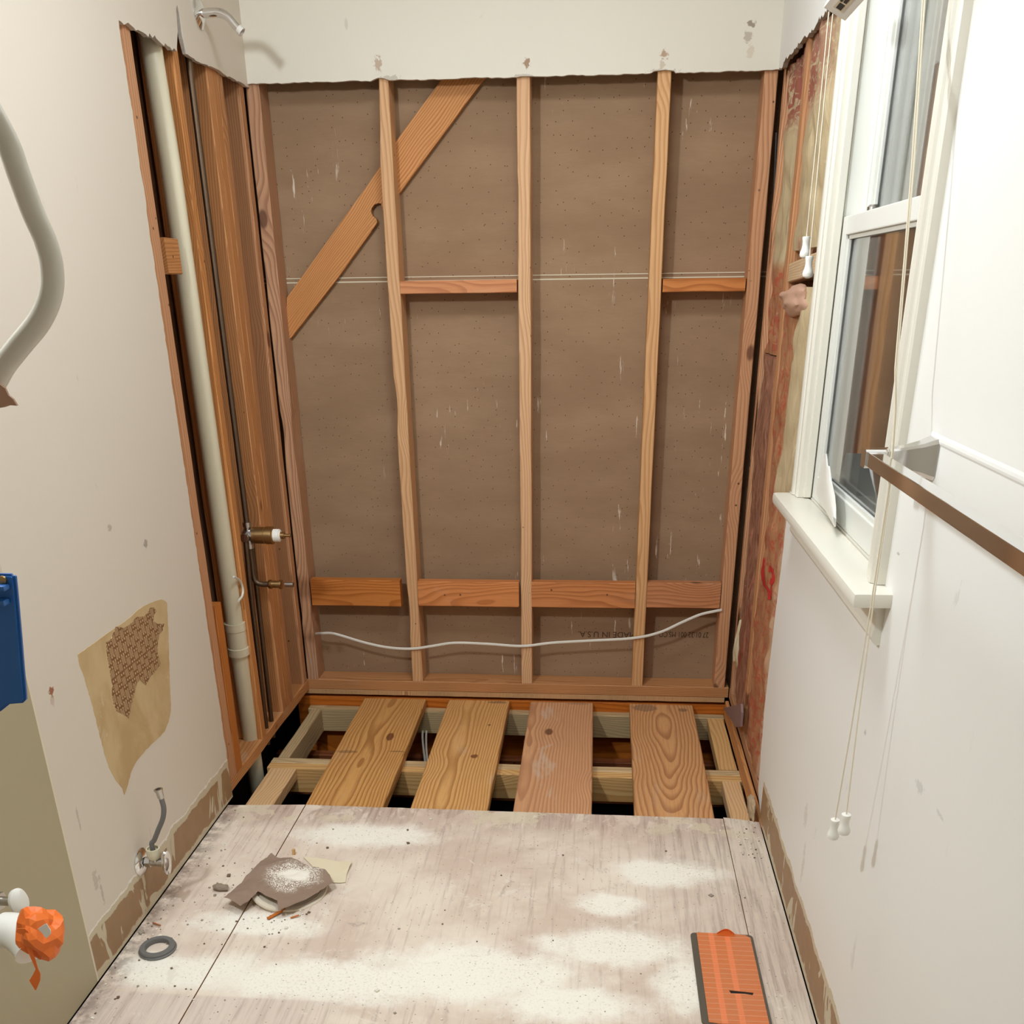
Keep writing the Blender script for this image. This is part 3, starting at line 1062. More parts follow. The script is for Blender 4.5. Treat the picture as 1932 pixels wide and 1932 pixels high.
board('floor_cleat', (1.112, -.040, T - .02), (1.112, -.452, T - .02), X1, .058, .038, M['new'], 'cleat at the back right corner of the open floor', 'joist', seed=48)
board('floor_cleat', (1.112, -.532, T - .02), (1.112, -.894, T - .02), X1, .056, .038, M['new'], 'cleat at the front right corner of the open floor', 'joist', seed=49)
board('edge_board', (1.149, -.03, -.03), (1.149, -.93, -.03), (0, 0, 1), .06, .012, M['plate'], 'thin sloping board along the foot of the right wall', 'board', seed=50)
for i, (xa, xb, lab) in enumerate(((-.176, .056, 'loose plank with a large oval knot, leftmost across the open floor'),
                                   (.141, .366, 'loose plank with wavy even grain, second from the left'),
                                   (.444, .672, 'loose plank with rubbed pinkish wear, third from the left'),
                                   (.804, 1.031, 'loose plank with arched grain and a stained end, rightmost'))):
    xf = [.012, .010, .008, -.002][i]
    board('floor_plank', ((xa + xb) / 2, -.012, T + .019), ((xa + xb) / 2 + xf, -.934, T + .019), X1, xb - xa, .037, M['plank%d' % i], lab, 'plank',
          seed=51 + i, wob=.0015, bev=.003)
    if i == 0:
        pl = bpy.context.scene.objects[-1] if False else None
# crawl space below
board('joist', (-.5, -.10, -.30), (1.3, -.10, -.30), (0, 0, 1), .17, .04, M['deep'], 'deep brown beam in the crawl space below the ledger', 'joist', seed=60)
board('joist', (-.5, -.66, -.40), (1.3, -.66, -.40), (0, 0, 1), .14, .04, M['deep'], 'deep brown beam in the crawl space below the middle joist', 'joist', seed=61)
bm = bmesh.new()
for dx in (0, .014):
    a, b = P(797 + dx * 500, 1388, 'y', -.06), P(803 + dx * 300, 1446, 'y', -.20)
    tube(bm, spline([a + Vector((0, .06, .02)), a, b, b + Vector((.02, 0, -.3))]), .004, 8)
tag(link('crawl_space_cable', bm, M['cable_white'], None, True), 'pair of pale cables hanging in the dark opening between the first two planks', 'cable')
bm = slab([[(P(a, b, 'x', 1.138).y, P(a, b, 'x', 1.138).z) for a, b in ((1367, 1336), (1400, 1328), (1401, 1345), (1399, 1371), (1391, 1372))]], 'x', 1.134, 1.141, 0)
o = link('tile_shard', bm, flat('purple_grey_slate', srgb(140, 112, 108), .6, bump=.8, bscale=40))
tag(o, 'purplish grey triangular shard leaning in the right rear corner', 'shard')
# torn paper at the right front corner of the opening
lump('paper_scrap', P(1418, 1525, 'x', 1.125), (.010, .045, .035), flat('tan_torn_paper', srgb(188, 164, 132), .8, bump=.6), 'torn tan paper scrap at the right front corner of the opening', 'scrap', 17)

# ------------------------------------------------------------------ pipes in the wet wall
pt, pb = P(321, 310, 'x', -.405), P(475, 1405, 'x', -.428)
dr = thing('drain_pipe', 'tall cream plastic drain pipe rising through the left wall studs', 'pipe', (pb.x, pb.y, -.3))
dirv = (pt - pb).normalized()
bm = bmesh.new()
tube(bm, [pb - dirv * .45, pt, pt + Vector((-.008, .004, .2)), pt + Vector((-.02, .01, .65))], .0255, 28)
link('pipe', bm, M['pvc'], dr, True)
for k, (pya, pyb, r) in enumerate(((1159, 1172, .0295), (1172, 1210, .0315), (1208, 1228, .0335))):
    pass
tk = (.435 - pb.z) / (pt.z - pb.z)
ca = pb.lerp(pt, tk)
cb = pb.lerp(pt, (.330 - pb.z) / (pt.z - pb.z))
L = (ca - cb).length
bm = bmesh.new()
lathe(bm, [(0, .0255), (0, .0325), (.024, .0325), (.026, .0300), (L - .026, .0300), (L - .024, .0315), (L, .0315), (L, .0255)], cb, dirv, 32)
link('coupling', bm, M['pvc'], dr, True)

# pencil-thin white cable loop beside the pipe
bm = bmesh.new()
tube(bm, spline([P(*q, 'x', -.387) for q in ((441, 1088), (452, 1095), (458, 1110), (457, 1124), (450, 1134))]), .0035, 8)
tag(link('cable_loop', bm, M['cable_white'], None, True), 'small loop of white cable behind the drain pipe coupling', 'cable')

# shower valve
YV = -.42
vz = P(500, 1010, 'y', YV)
va = thing('shower_valve', 'brass shower valve body with white cartridge between the left wall studs', 'valve', (-.40, YV, vz.z))
X_ = Vector((1, 0, 0))
xs = [P(a, 1010, 'y', YV).x for a in (463, 477, 500, 517, 530, 537, 547)]
bm = bmesh.new()
lathe(bm, [(0, .018), (.002, .025), (xs[2] - xs[1], .0255), (xs[2] - xs[1] + .001, .0245), (xs[2] - xs[1] + .004, .0245), (xs[2] - xs[1] + .005, .027),
           (xs[3] - xs[1] - .003, .027), (xs[3] - xs[1], .0225)], (xs[1], YV, vz.z), X_, 32)
link('valve_body', bm, M['brass'], va, True)
bm = bmesh.new()
lathe(bm, [(0, .0195), (.018, .0195), (.019, .016), (xs[4] - xs[3], .015), (xs[4] - xs[3], .004)], (xs[3], YV, vz.z), X_, 28)
link('cartridge', bm, M['white_plastic'], va, True)
bm = bmesh.new()
lathe(bm, [(0, .011), (.012, .011), (.012, .0045), (.026, .0045), (.027, .006), (.031, .006), (.033, .003)], (xs[4] - .001, YV, vz.z), X_, 20)
link('valve_stem', bm, M['brass'], va, True)
bm = bmesh.new()
lathe(bm, [(0, .012), (.004, .020), (.030, .020), (.036, .014)], (xs[1] - .030, YV, vz.z), X_, 8)
for d3 in ((0, 1, 0), (0, -1, 0), (0, 0, 1), (0, 0, -1)):
    lathe(bm, [(0, .010), (.026, .010), (.026, .013), (.040, .013)], (xs[1] - .014, YV, vz.z), d3, 16)
link('valve_cross', bm, M['chrome_dull'], va, True)
xc = xs[1] - .014
lo = P(477, 1103, 'y', YV).z + .002
sx = [P(a, 1103, 'y', YV).x for a in (507, 512, 533, 538, 551)]
bm = bmesh.new()
tube(bm, spline([(xc, YV, vz.z - .035), (xc, YV, vz.z - .08), (xc, YV, lo + .03), (xc + .006, YV, lo + .008), (xc + .024, YV, lo), (sx[0], YV, lo)], 8), .0085, 16)
link('down_pipe', bm, M['copper'], va, True)
bm = bmesh.new()
tube(bm, [(xc, YV, vz.z + .035), (xc, YV, 2.10)], .0085, 16)
link('riser_pipe', bm, M['copper'], va, True)
bm = bmesh.new()
lathe(bm, [(0, .0125), (.006, .0145), (.010, .0145), (.011, .0115), (.034, .0115), (.035, .0145), (.042, .0145), (.043, .009), (.043, .0085)], (sx[0], YV, lo), X_, 24)
link('spout_coupling', bm, M['brass'], va, True)
bm = bmesh.new()
lathe(bm, [(0, .0085), (.026, .0085), (.026, .006), (.002, .006)], (sx[3], YV, lo), X_, 20)
link('spout_stub', bm, M['chrome_dull'], va, True)
for yy, la in ((YV - .028, 'hot'), (YV + .028, 'cold')):
    bm = bmesh.new()
    tube(bm, [(xc, yy, vz.z), (xc - .004, yy, vz.z - .12), (xc - .012, yy, -.02)], .0075, 14)
    link('supply_pipe', bm, M['copper'], va, True)

# shower arm on the wall above
arm = thing('shower_pipe', 'bent chrome shower pipe with round flange high on the left wall', 'shower pipe', (LX, -.364, 1.99))
bm = bmesh.new()
fc = P(374, 24, 'x', LX)
lathe(bm, [(0, .036), (.003, .036), (.010, .024), (.014, .012)], (LX, fc.y, fc.z), X_, 36)
link('flange', bm, M['chrome'], arm, True)
q = [P(*a, 'y', fc.y) for a in ((385, 25), (412, 24), (430, 32), (444, 48), (450, 54))]
bm = bmesh.new()
tube(bm, spline([Vector((LX, fc.y, q[0].z))] + q, 10), .0105, 20)
link('arm_tube', bm, M['chrome'], arm, True)
d_ = (q[-1] - q[-2]).normalized()
bm = bmesh.new()
lathe(bm, [(0, .0108), (.002, .0112), (.012, .0112), (.012, .008), (.004, .008)], q[-1], d_, 20)
link('threaded_end', bm, flat('white_thread_tape', srgb(216, 210, 200), .6), arm, True)

# white cable slung across the back studs
wire = [P(*a, 'y', b) for *a, b in ((596, 1196, .02), (608, 1195, -.004), (632, 1196, -.006), (690, 1213, -.006), (735, 1222, -.006), (778, 1224, -.006), (815, 1219, -.006), (858, 1213, -.006),
                                    (920, 1215, -.006), (985, 1219, -.006), (1040, 1213, -.006), (1110, 1209, -.006), (1195, 1204, -.006), (1245, 1193, -.006),
                                    (1285, 1175, -.004), (1320, 1160, -.002), (1350, 1153, -.004), (1362, 1151, -.002))]
bm = bmesh.new()
tube(bm, spline(wire, 6), .0048, 10, flat=.0026)
tag(link('electric_cable', bm, M['cable_white'], None, True), 'flat white cable sagging across the lower back wall studs', 'cable')
# black cable in the right corner
bm = bmesh.new()
tube(bm, spline([P(a[0] + 3, a[1], 'y', -.030) for a in ((1462, 250), (1459, 330), (1456, 400), (1453, 470), (1451, 560), (1442, 618), (1434, 693), (1427, 770), (1420, 840), (1411, 880))], 6), .003, 8)
tag(link('black_cable', bm, M['black'], None, True), 'thin black cable wandering down the right rear corner', 'cable')

# ------------------------------------------------------------------ window
W = thing('window_1', None, None, (1.15, -1.35, .91), None, 'structure')
ZT = 2.05


def casing_profile(w):
    return [(0, 0), (.010, 0), (.013, .004), (.011, .008), (.014, .012), (.014, w * .42), (.012, w * .47), (.016, w * .52), (.018, w * .62),
            (.018, w * .80), (.014, w * .84), (.012, w * .88), (.012, w - .003), (.009, w), (0, w)]


def casing(y_in, y_out, z0, z1, name='casing'):
    w = abs(y_out - y_in)
    s = 1 if y_out > y_in else -1
    pf = casing_profile(w)
    bm = bmesh.new()
    A = [bm.verts.new((RX + .0005 - h - .004, y_in + s * t, z0)) for h, t in pf[1:-1]]
    A = [bm.verts.new((RX + .013, y_in, z0))] + A + [bm.verts.new((RX + .013, y_out, z0))]
    B = [bm.verts.new((v.co.x, v.co.y, z1)) for v in A]
    n = len(A)
    for i in range(n):
        bm.faces.new((A[i], A[(i + 1) % n], B[(i + 1) % n], B[i]))
    bm.faces.new(A)
    bm.faces.new(B)
    bmesh.ops.recalc_face_normals(bm, faces=bm.faces[:])
    return link(name, bm, M['trim'], W, False)


casing(-1.015, -.955, .911, ZT)
casing(-1.675, -1.735, .911, ZT)
bm = mk_box(RX - .02, RX + .012, -1.735, -.955, 1.99, ZT, .002)
link('head_casing', bm, M['trim'], W)
# jambs
for y0, y1 in ((-1.013, -1.004), (-1.688, -1.677)):
    link('jamb', mk_box(1.134, 1.262, y0, y1, .90, 2.0, .001), M['trim'], W)
link('head_jamb', mk_box(1.134, 1.262, -1.69, -1.003, 1.985, 2.0, .001), M['trim'], W)
link('outer_sill', mk_box(1.157, 1.30, -1.69, -1.003, .875, .912), M['trim'], W)
# inner stops
for y0, y1 in ((-1.025, -1.013), (-1.677, -1.665)):
    link('stop', mk_box(1.140, 1.156, y0, y1, .912, 1.985, .002), M['trim'], W)
# stool with a rounded nose and its apron
bm = bmesh.new()
box(bm, 1.083, 1.157, -1.785, -.945, .885, .910, 0, .0075)
link('stool', bm, M['trim'], W, True)
bm = bmesh.new()
prof = [(0, .885), (.020, .885), (.020, .876), (.014, .870), (.012, .850), (.014, .835), (.016, .828), (.012, .820), (.008, .815), (0, .815)]
A = [bm.verts.new((RX - h, -.965, z)) for h, z in prof]
B = [bm.verts.new((RX - h, -1.755, z)) for h, z in prof]
for i in range(len(A)):
    bm.faces.new((A[i], A[(i + 1) % len(A)], B[(i + 1) % len(A)], B[i]))
bm.faces.new(A)
bm.faces.new(B)
bmesh.ops.recalc_face_normals(bm, faces=bm.faces[:])
link('apron', bm, M['trim'], W)


def sash(x0, x1, z0, z1, rb, rt, st, name, xg):
    bm = bmesh.new()
    ya, yb = -1.665, -1.025
    box(bm, x0, x1, ya, ya + st, z0, z1, 0, .002)
    box(bm, x0, x1, yb - st, yb, z0, z1, 0, .002)
    box(bm, x0 + .0005, x1 - .0005, ya + st - .002, yb - st + .002, z0, z0 + rb, 0, .002)
    box(bm, x0 + .0005, x1 - .0005, ya + st - .002, yb - st + .002, z1 - rt, z1, 0, .002)
    # glazing bead
    for yy in (ya + st, yb - st - .008):
        box(bm, x0 + .006, xg - .002, yy, yy + .008, z0 + rb, z1 - rt, 0, .001)
    for zz in (z0 + rb, z1 - rt - .008):
        box(bm, x0 + .006, xg - .002, ya + st, yb - st, zz, zz + .008, 0, .001)
    s = link(name, bm, M['sash'], W)
    for k, off in enumerate((0, .013)):
        bm = bmesh.new()
        box(bm, xg + off, xg + off + .003, ya + st - .004, yb - st + .004, z0 + rb - .004, z1 - rt + .004)
        gl = link('pane', bm, M['glass'])
        bpy.context.view_layer.update()
        gl.parent = s
        gl.matrix_parent_inverse = s.matrix_world.inverted()


sash(1.158, 1.192, .913, 1.475, .052, .034, .034, 'lower_sash', 1.172)
sash(1.198, 1.232, 1.440, 1.984, .034, .04, .040, 'upper_sash', 1.212)
# vinyl tracks behind the upper sash
for y0, y1 in ((-1.030, -1.013), (-1.677, -1.662)):
    bm = bmesh.new()
    for xx in (1.194, 1.234):
        box(bm, xx, xx + .004, y0 - .006, y1, .914, 1.985, 0, .001)
    box(bm, 1.158, 1.262, y1 - .003 if y0 < -1.5 else y0 + .012, (y1 - .003 if y0 < -1.5 else y0 + .012) + .003, .914, 1.985, 0)
    link('track', bm, M['sash'], W)
for yy in (-1.12, -1.55):
    bm = bmesh.new()
    lathe(bm, [(0, .012), (.010, .012), (.014, .008)], (1.192, yy, 1.476), (0, 0, 1), 16)
    link('sash_lock', bm, M['chrome_dull'], W, True)

# curled white plastic offcut leaning in the window corner
bm = bmesh.new()
g = []
out_l = [(1556, 855), (1550, 880), (1545, 905), (1540, 930), (1548, 945), (1562, 970), (1575, 994)]
out_r = [(1560, 857), (1565, 880), (1570, 910), (1576, 935), (1578, 960), (1577, 980), (1576, 994)]
for (a, b) in zip(out_l, out_r):
    row = []
    for k in range(7):
        u = k / 6
        xx = 1.150 - .012 * math.sin(math.pi * u) - .016 * u
        row.append(bm.verts.new(P(a[0] + (b[0] - a[0]) * u, a[1] + (b[1] - a[1]) * u, 'x', xx)))
    g.append(row)
for a, b in zip(g, g[1:]):
    for i in range(6):
        bm.faces.new((a[i], a[i + 1], b[i + 1], b[i]))
bm.normal_update()
bmesh.ops.solidify(bm, geom=bm.faces[:], thickness=.001)
bmesh.ops.recalc_face_normals(bm, faces=bm.faces[:])
tag(link('plastic_offcut', bm, M['white_plastic'], None, True), 'curled pointed white plastic piece standing in the window corner', 'offcut')

# blind headrail
HR = thing('blind_headrail', 'white blind headrail tilted across the top of the window', 'blind', (1.07, -1.44, 1.785))
ang = math.atan2(-.021, .04)
R_ = Matrix.Rotation(-ang, 4, 'Y')
bm = bmesh.new()
box(bm, -.0225, .0225, -.30, .27, 0, .026, 0, .0015)
bmesh.ops.transform(bm, matrix=Matrix.Translation((1.070, -1.445, 1.7835)) @ R_, verts=bm.verts[:])
link('rail', bm, M['white_plastic'], HR)
bm = bmesh.new()
box(bm, -.010, .008, .135, .235, -.0012, -.0002)
bmesh.ops.transform(bm, matrix=Matrix.Translation((1.070, -1.445, 1.7835)) @ R_, verts=bm.verts[:])
lbp = link('rail_label', bm, flat('label_paper', srgb(216, 200, 172), .6), HR)
bm = bmesh.new()
for (a, b, c, d) in ((-.006, .004, .195, .228), (-.002, .004, .150, .185), (-.008, -.004, .145, .188)):
    box(bm, a, b, c, d, -.0018, -.0012)
bmesh.ops.transform(bm, matrix=Matrix.Translation((1.070, -1.445, 1.7835)) @ R_, verts=bm.verts[:])
pr = link('label_print', bm, flat('label_black', srgb(50, 46, 42), .7))
bpy.context.view_layer.update()
pr.parent = lbp
pr.matrix_parent_inverse = lbp.matrix_world.inverted()
bm = bmesh.new()
box(bm, 1.075, 1.127, -1.715, -1.690, 1.775, 1.80, 0, .001)
link('bracket', bm, M['white_plastic'], HR)


def pull(name, top, label, rail_pts, length=.038, group='blind cord pulls'):
    o = thing(name, label, 'cord pull', top, group)
    bm = bmesh.new()
    s = length / .038
    lathe(bm, [(0, .004), (.0005, .0072), (.003, .0076), (.008, .0066), (.014, .0062), (.020, .0070), (.026, .0092), (.031, .0100), (.035, .0086), (.038, .003)],
          top, (0, 0, -1), 24)
    link('tassel', bm, M['white_plastic'], o, True)
    bm = bmesh.new()
    tube(bm, rail_pts + [Vector(top) - Vector((0, 0, .003))], .0011, 6)
    link('cord', bm, M['cord'], o, True)
    return o


t1 = P(1522, 446, 'x', 1.058)
t2 = P(1527.5, 483, 'x', 1.060)
pull('cord_pull', t1, 'upper of two white pulls hanging left of the window', [P(1564, 22, 'x', 1.058), P(1551, 160, 'x', 1.058)])
pull('cord_pull', t2, 'lower of two white pulls hanging left of the window', [P(1571.5, 26, 'x', 1.062), P(1558, 160, 'x', 1.062), P(1531, 447, 'x', 1.060)])
CX = 1.080
t3 = P(1576, 1546, 'x', CX)
t4 = P(1597, 1536, 'x', CX + .002)
pull('cord_pull', t3, 'left of two white pulls hanging low before the right wall', [P(*a, 'x', CX) for a in ((1744, -60), (1741, 0), (1721, 303), (1707, 480), (1689, 693), (1688, 775), (1681, 880), (1674, 940), (1645, 1130), (1605, 1380))])
pull('cord_pull', t4, 'right of two white pulls hanging low before the right wall', [P(*a, 'x', CX + .002) for a in ((1748, -60), (1745, 0), (1725, 303), (1710, 480), (1692, 693), (1690, 775), (1683, 880), (1677, 940), (1649, 1130), (1621, 1340))])

# towel bar
TB = thing('towel_bar', 'square chrome towel bar mounted on the right wall', 'towel bar', (1.1, -1.9, 1.13))
zb = 1.131
bm = bmesh.new()
box(bm, 1.050, 1.070, -2.52, -1.880, zb - .0095, zb + .0095, 0, .0012)
link('bar', bm, M['chrome'], TB)
for yb_ in (-1.868, -2.53):
    bm = bmesh.new()
    s = 1
    secs = [(1.048, .0125, .0125), (1.062, .0125, .0125), (1.074, .0125, .0125), (1.090, .013, .014), (1.108, .0145, .017), (1.124, .018, .021), (1.136, .022, .026), (RX - .0005, .023, .028)]
    rings = []
    for xx, hy, hz in secs:
        rings.append([bm.verts.new((xx, yb_ + a * hy, zb + b * hz)) for a, b in
                      ((-1, -.8), (-.8, -1), (.8, -1), (1, -.8), (1, .8), (.8, 1), (-.8, 1), (-1, .8))])
    for a, b in zip(rings, rings[1:]):
        for k in range(8):
            bm.faces.new((a[k], a[(k + 1) % 8], b[(k + 1) % 8], b[k]))
    bm.faces.new(rings[0])
    bm.faces.new(rings[-1])
    bmesh.ops.recalc_face_normals(bm, faces=bm.faces[:])
    link('bracket', bm, M['chrome'], TB, True)

# ------------------------------------------------------------------ left wall details
def wall_poly(name, pix, x0, x1, mat, label, cat, jitter=0, seed=1):
    rnd = random.Random(seed)
    pts = []
    n = len(pix)
    for i in range(n):
        a, b = pix[i], pix[(i + 1) % n]
        k = max(1, int(math.hypot(a[0] - b[0], a[1] - b[1]) / 5)) if jitter else 1
        for j in range(k):
            t = j / k
            q = P(a[0] + (b[0] - a[0]) * t + rnd.uniform(-1, 1) * jitter, a[1] + (b[1] - a[1]) * t + rnd.uniform(-1, 1) * jitter, 'x', x0)
            pts.append((q.y, q.z))
    return tag(link(name, slab([pts], 'x', x0, x1, 0), mat), label, cat)


wall_poly('bare_wall_patch', [(147, 1235), (160, 1226), (178, 1213), (200, 1197), (222, 1182), (245, 1165), (262, 1149), (280, 1139), (296, 1133), (305, 1131), (315, 1136), (318, 1200),
                              (320, 1270), (323, 1340), (318, 1362), (311, 1380), (295, 1396), (275, 1415), (258, 1436), (248, 1455), (242, 1478), (235, 1500), (231, 1488), (217, 1470),
                              (206, 1448), (198, 1425), (188, 1385), (178, 1345), (168, 1310), (158, 1275), (149, 1252)], LX + .0006, LX, M['patch'],
          'tan bare patch on the left wall surrounding a wallpaper remnant', 'wall patch', .5)
wall_poly('wallpaper_remnant', [(0 + a / 3.864, 1050 + b / 3.864) for a, b in
                                ((775, 625), (815, 600), (845, 512), (900, 520), (950, 495), (1000, 440), (1050, 435), (1075, 410), (1095, 375), (1125, 372), (1138, 400), (1120, 430), (1118, 470), (1150, 490),
                                 (1197, 488), (1185, 540), (1160, 570), (1150, 640), (1150, 720), (1172, 780), (1140, 830), (1095, 880), (1064, 936), (1040, 915), (1024, 895), (1000, 920), (980, 1000), (960, 1080), (942, 1178),
                                 (900, 1145), (850, 1125), (830, 1070), (818, 1000), (820, 930), (805, 850), (785, 740))], LX + .0016, LX + .0006, M['wallpaper'],
          'torn brown braided wallpaper remnant inside the tan wall patch', 'wallpaper', .5, 3)

# stop valve
yS = -1.43
cS = P(264, 1620, 'x', LX)
zS = cS.z - .008
SV = thing('stop_valve', 'chrome stop valve with oval handle low on the left wall', 'valve', (LX, cS.y, zS))
yS = cS.y
bm = bmesh.new()
lathe(bm, [(0, .033), (.003, .033), (.008, .028), (.012, .010)], (LX, yS, zS), X_, 36)
link('escutcheon', bm, M['chrome'], SV, True)
bm = bmesh.new()
lathe(bm, [(0, .0085), (.012, .0085)], (LX + .008, yS, zS), X_, 16)
lathe(bm, [(0, .013), (.012, .013)], (LX + .014, yS, zS), X_, 6)
lathe(bm, [(0, .0095), (.018, .0095), (.018, .011), (.030, .011), (.032, .008)], (LX + .026, yS, zS), X_, 20)
lathe(bm, [(0, .009), (.016, .009)], (LX + .036, yS, zS), (0, 0, 1), 16)
link('valve_body', bm, M['chrome_dull'], SV, True)
bm = bmesh.new()
lathe(bm, [(0, .007), (.002, .030), (.006, .032), (.010, .030), (.013, .012)], (0, 0, 0), X_, 32)
bmesh.ops.scale(bm, vec=(1, .55, 1), verts=bm.verts[:])
bmesh.ops.translate(bm, vec=(LX + .057, yS, zS), verts=bm.verts[:])
link('handle', bm, M['chrome'], SV, True)
bm = bmesh.new()
lathe(bm, [(0, .013), (.004, .0155), (.016, .0155), (.026, .0160), (.026, .0125), (.020, .0125)], (LX + .036, yS, zS + .012), (0, 0, 1), 28)
link('plastic_nut', bm, M['pvc'], SV, True)
hose = [(LX + .036, yS, zS + .02), (LX + .036, yS, zS + .05)] + [P(*a, 'y', yS) for a in ((291, 1585), (299, 1565), (307, 1545), (309, 1525), (304, 1505))]
bm = bmesh.new()
tube(bm, spline(hose, 8), .0058, 16)
link('braided_hose', bm, M['gasket'], SV, True)
bm = bmesh.new()
e = Vector(hose[-1])
lathe(bm, [(0, .0062), (.004, .0075), (.016, .0078), (.022, .0100), (.024, .0100), (.024, .006), (.016, .006)], e - Vector((0, 0, .002)), (Vector((-.15, 0, 1))), 24)
link('hose_end', bm, M['chrome_dull'], SV, True)

# vanity drain stub with a rag
YD = -2.12
DS = thing('drain_stub', 'white plastic vanity drain elbow sticking from the left wall', 'pipe', (LX, YD, .43))
zc = P(30, 1757, 'y', YD).z
bm = bmesh.new()
e1 = P(62, 1762, 'y', YD)
tube(bm, [(LX, YD, zc), (e1.x - .055, YD, zc), (e1.x - .03, YD, zc)], .0255, 28)
link('stub_pipe', bm, M['pvc_white'], DS, True)
bm = bmesh.new()
tube(bm, spline([(e1.x - .048, YD, zc), (e1.x - .028, YD - .001, zc), (e1.x - .006, YD - .010, zc - .006), (e1.x + .012, YD - .022, zc - .016)], 8), [.029] * 24 + [.0305], 28, caps=True)
link('elbow', bm, M['pvc_white'], DS, True)
# orange tape plug
RG = thing('orange_rag', 'crumpled orange rag stuffed in the vanity drain with a dangling ribbon', 'rag', (e1.x, YD, zc))
bm = bmesh.new()
bmesh.ops.create_icosphere(bm, subdivisions=3, radius=1)
rc = P(76, 1760, 'y', YD - .02)
for v in bm.verts:
    q = v.co.copy()
    k = 1 + .36 * mnoise.noise(q * 1.4 + Vector((5, 1, 2))) + .34 * (abs(mnoise.noise(q * 2.3)) - .15)
    v.co = Vector((q.x * .031 * k - q.z * .006, q.y * .031 * k, q.z * .041 * k)) + rc
link('wad', bm, M['orange'], RG)
bm = bmesh.new()
strip = [P(*a, 'y', YD - .05) for a in ((40, 1752), (50, 1762), (56, 1790), (64, 1812), (70, 1828), (70, 1838), (66, 1850), (68, 1868))]
wd = [.006, .007, .004, .003, .002, .006, .009, .001]
g = []
for p_, w_ in zip(strip, wd):
    g.append([bm.verts.new(p_ + Vector((-w_, 0, 0))), bm.verts.new(p_ + Vector((w_, 0, .001)))])
for a, b in zip(g, g[1:]):
    bm.faces.new((a[0], a[1], b[1], b[0]))
bm.normal_update()
bmesh.ops.solidify(bm, geom=bm.faces[:], thickness=.0008)
link('ribbon', bm, M['orange'], RG)
bm = bmesh.new()
g = [bm.verts.new(P(*a, 'y', YD - .062)) for a in ((72, 1752), (82, 1745), (88, 1742), (96, 1755), (96, 1762), (88, 1770), (80, 1760))]
bm.faces.new(g)
bm.normal_update()
bmesh.ops.solidify(bm, geom=bm.faces[:], thickness=.001)
link('paper_label', bm, M['white_plastic'], RG)
# the vanity's supply stop behind the elbow
VS = thing('supply_stop', 'white handled supply stop behind the vanity drain elbow', 'valve', (LX, -2.0, .47))
hc = P(41, 1697, 'y', -2.0)
bm = bmesh.new()
tube(bm, [(LX, -2.0, hc.z - .005), (hc.x - .012, -2.0, hc.z - .005)], .008, 16)
lathe(bm, [(0, .016), (.018, .016)], (hc.x - .055, -2.0, hc.z - .005), X_, 6)
link('valve_body', bm, M['chrome_dull'], VS, True)
bm = bmesh.new()
lathe(bm, [(0, .008), (.002, .024), (.008, .026), (.012, .022), (.014, .010)], (0, 0, 0), Vector((1, -.25, .1)), 28)
bmesh.ops.scale(bm, vec=(1, .6, 1), verts=bm.verts[:])
bmesh.ops.translate(bm, vec=(hc.x - .012, -2.0, hc.z - .005), verts=bm.verts[:])
link('handle', bm, M['pvc_white'], VS, True)

# loose white cable and the blue box that hangs from it, near the camera
YC = -2.62
_c0 = P(-90, 60, 'y', YC)
cab = [Vector((LX + .001, YC, 1.9)).lerp(_c0, k / 5) for k in range(5)] + [P(*a, 'y', YC) for a in ((-90, 60), (-50, 150), (10, 260), (36, 330), (62, 400), (86, 455), (98, 505), (96, 555), (75, 605), (35, 655), (2, 700), (-22, 760), (-30, 860), (-30, 1000), (-26, 1090))]
bm = bmesh.new()
tube(bm, spline(cab, 8), .0075, 18)
LC = tag(link('loose_cable', bm, M['cable_white'], None, True), 'thick white cable curving out in front of the left wall', 'cable')
bm = slab([[(P(a, b, 'y', YC - .01).x, P(a, b, 'y', YC - .01).z) for a, b in ((-30, 728), (2, 725), (12, 732), (18, 745), (27, 752), (35, 765), (22, 764), (10, 768), (-6, 770), (-32, 766))]], 'y', YC - .012, YC - .010, 0)
pw = link('paper_wrap', bm, M['kraft_plain'])
pw.parent = LC
BB = thing('blue_box', 'blue plastic electrical box at the left edge above the vanity plumbing', 'electrical box', P(0, 1200, 'y', -2.60))
bxp = [(-70, 1082), (22, 1084), (27, 1090), (30, 1120), (34, 1165), (38, 1210), (42, 1260), (46, 1305), (47, 1322), (41, 1328), (28, 1329), (16, 1330), (0, 1343), (-30, 1356), (-70, 1356)]
bm = slab([[(P(a, b, 'y', -2.60).x, P(a, b, 'y', -2.60).z) for a, b in bxp]], 'y', -2.60, -2.594, 0)
q0, q1 = P(-95, 1120, 'y', -2.60), P(-48, 1290, 'y', -2.60)
box(bm, q0.x, q1.x, -2.594, -2.545, q1.z, q0.z)
bmesh.ops.bevel(bm, geom=[e for e in bm.edges if len(e.link_faces) == 2 and e.calc_face_angle(0) > .8], offset=.002, segments=2, affect='EDGES')
link('box_shell', bm, M['blue'], BB)
bm = bmesh.new()
for (a, b) in ((1101, 1112), (1128, 1140)):
    q0, q1 = P(-60, a, 'y', -2.602), P(18, b, 'y', -2.602)
    box(bm, q0.x, q1.x, -2.609, -2.6, q1.z, q0.z, 0, .0015)
link('flange_rib', bm, M['blue'], BB)
bm = bmesh.new()
lathe(bm, [(0, .0035), (.002, .0035), (.0025, .002)], P(6, 1094, 'y', -2.600), (0, -1, 0), 14)
link('screw', bm, M['brass'], BB, True)

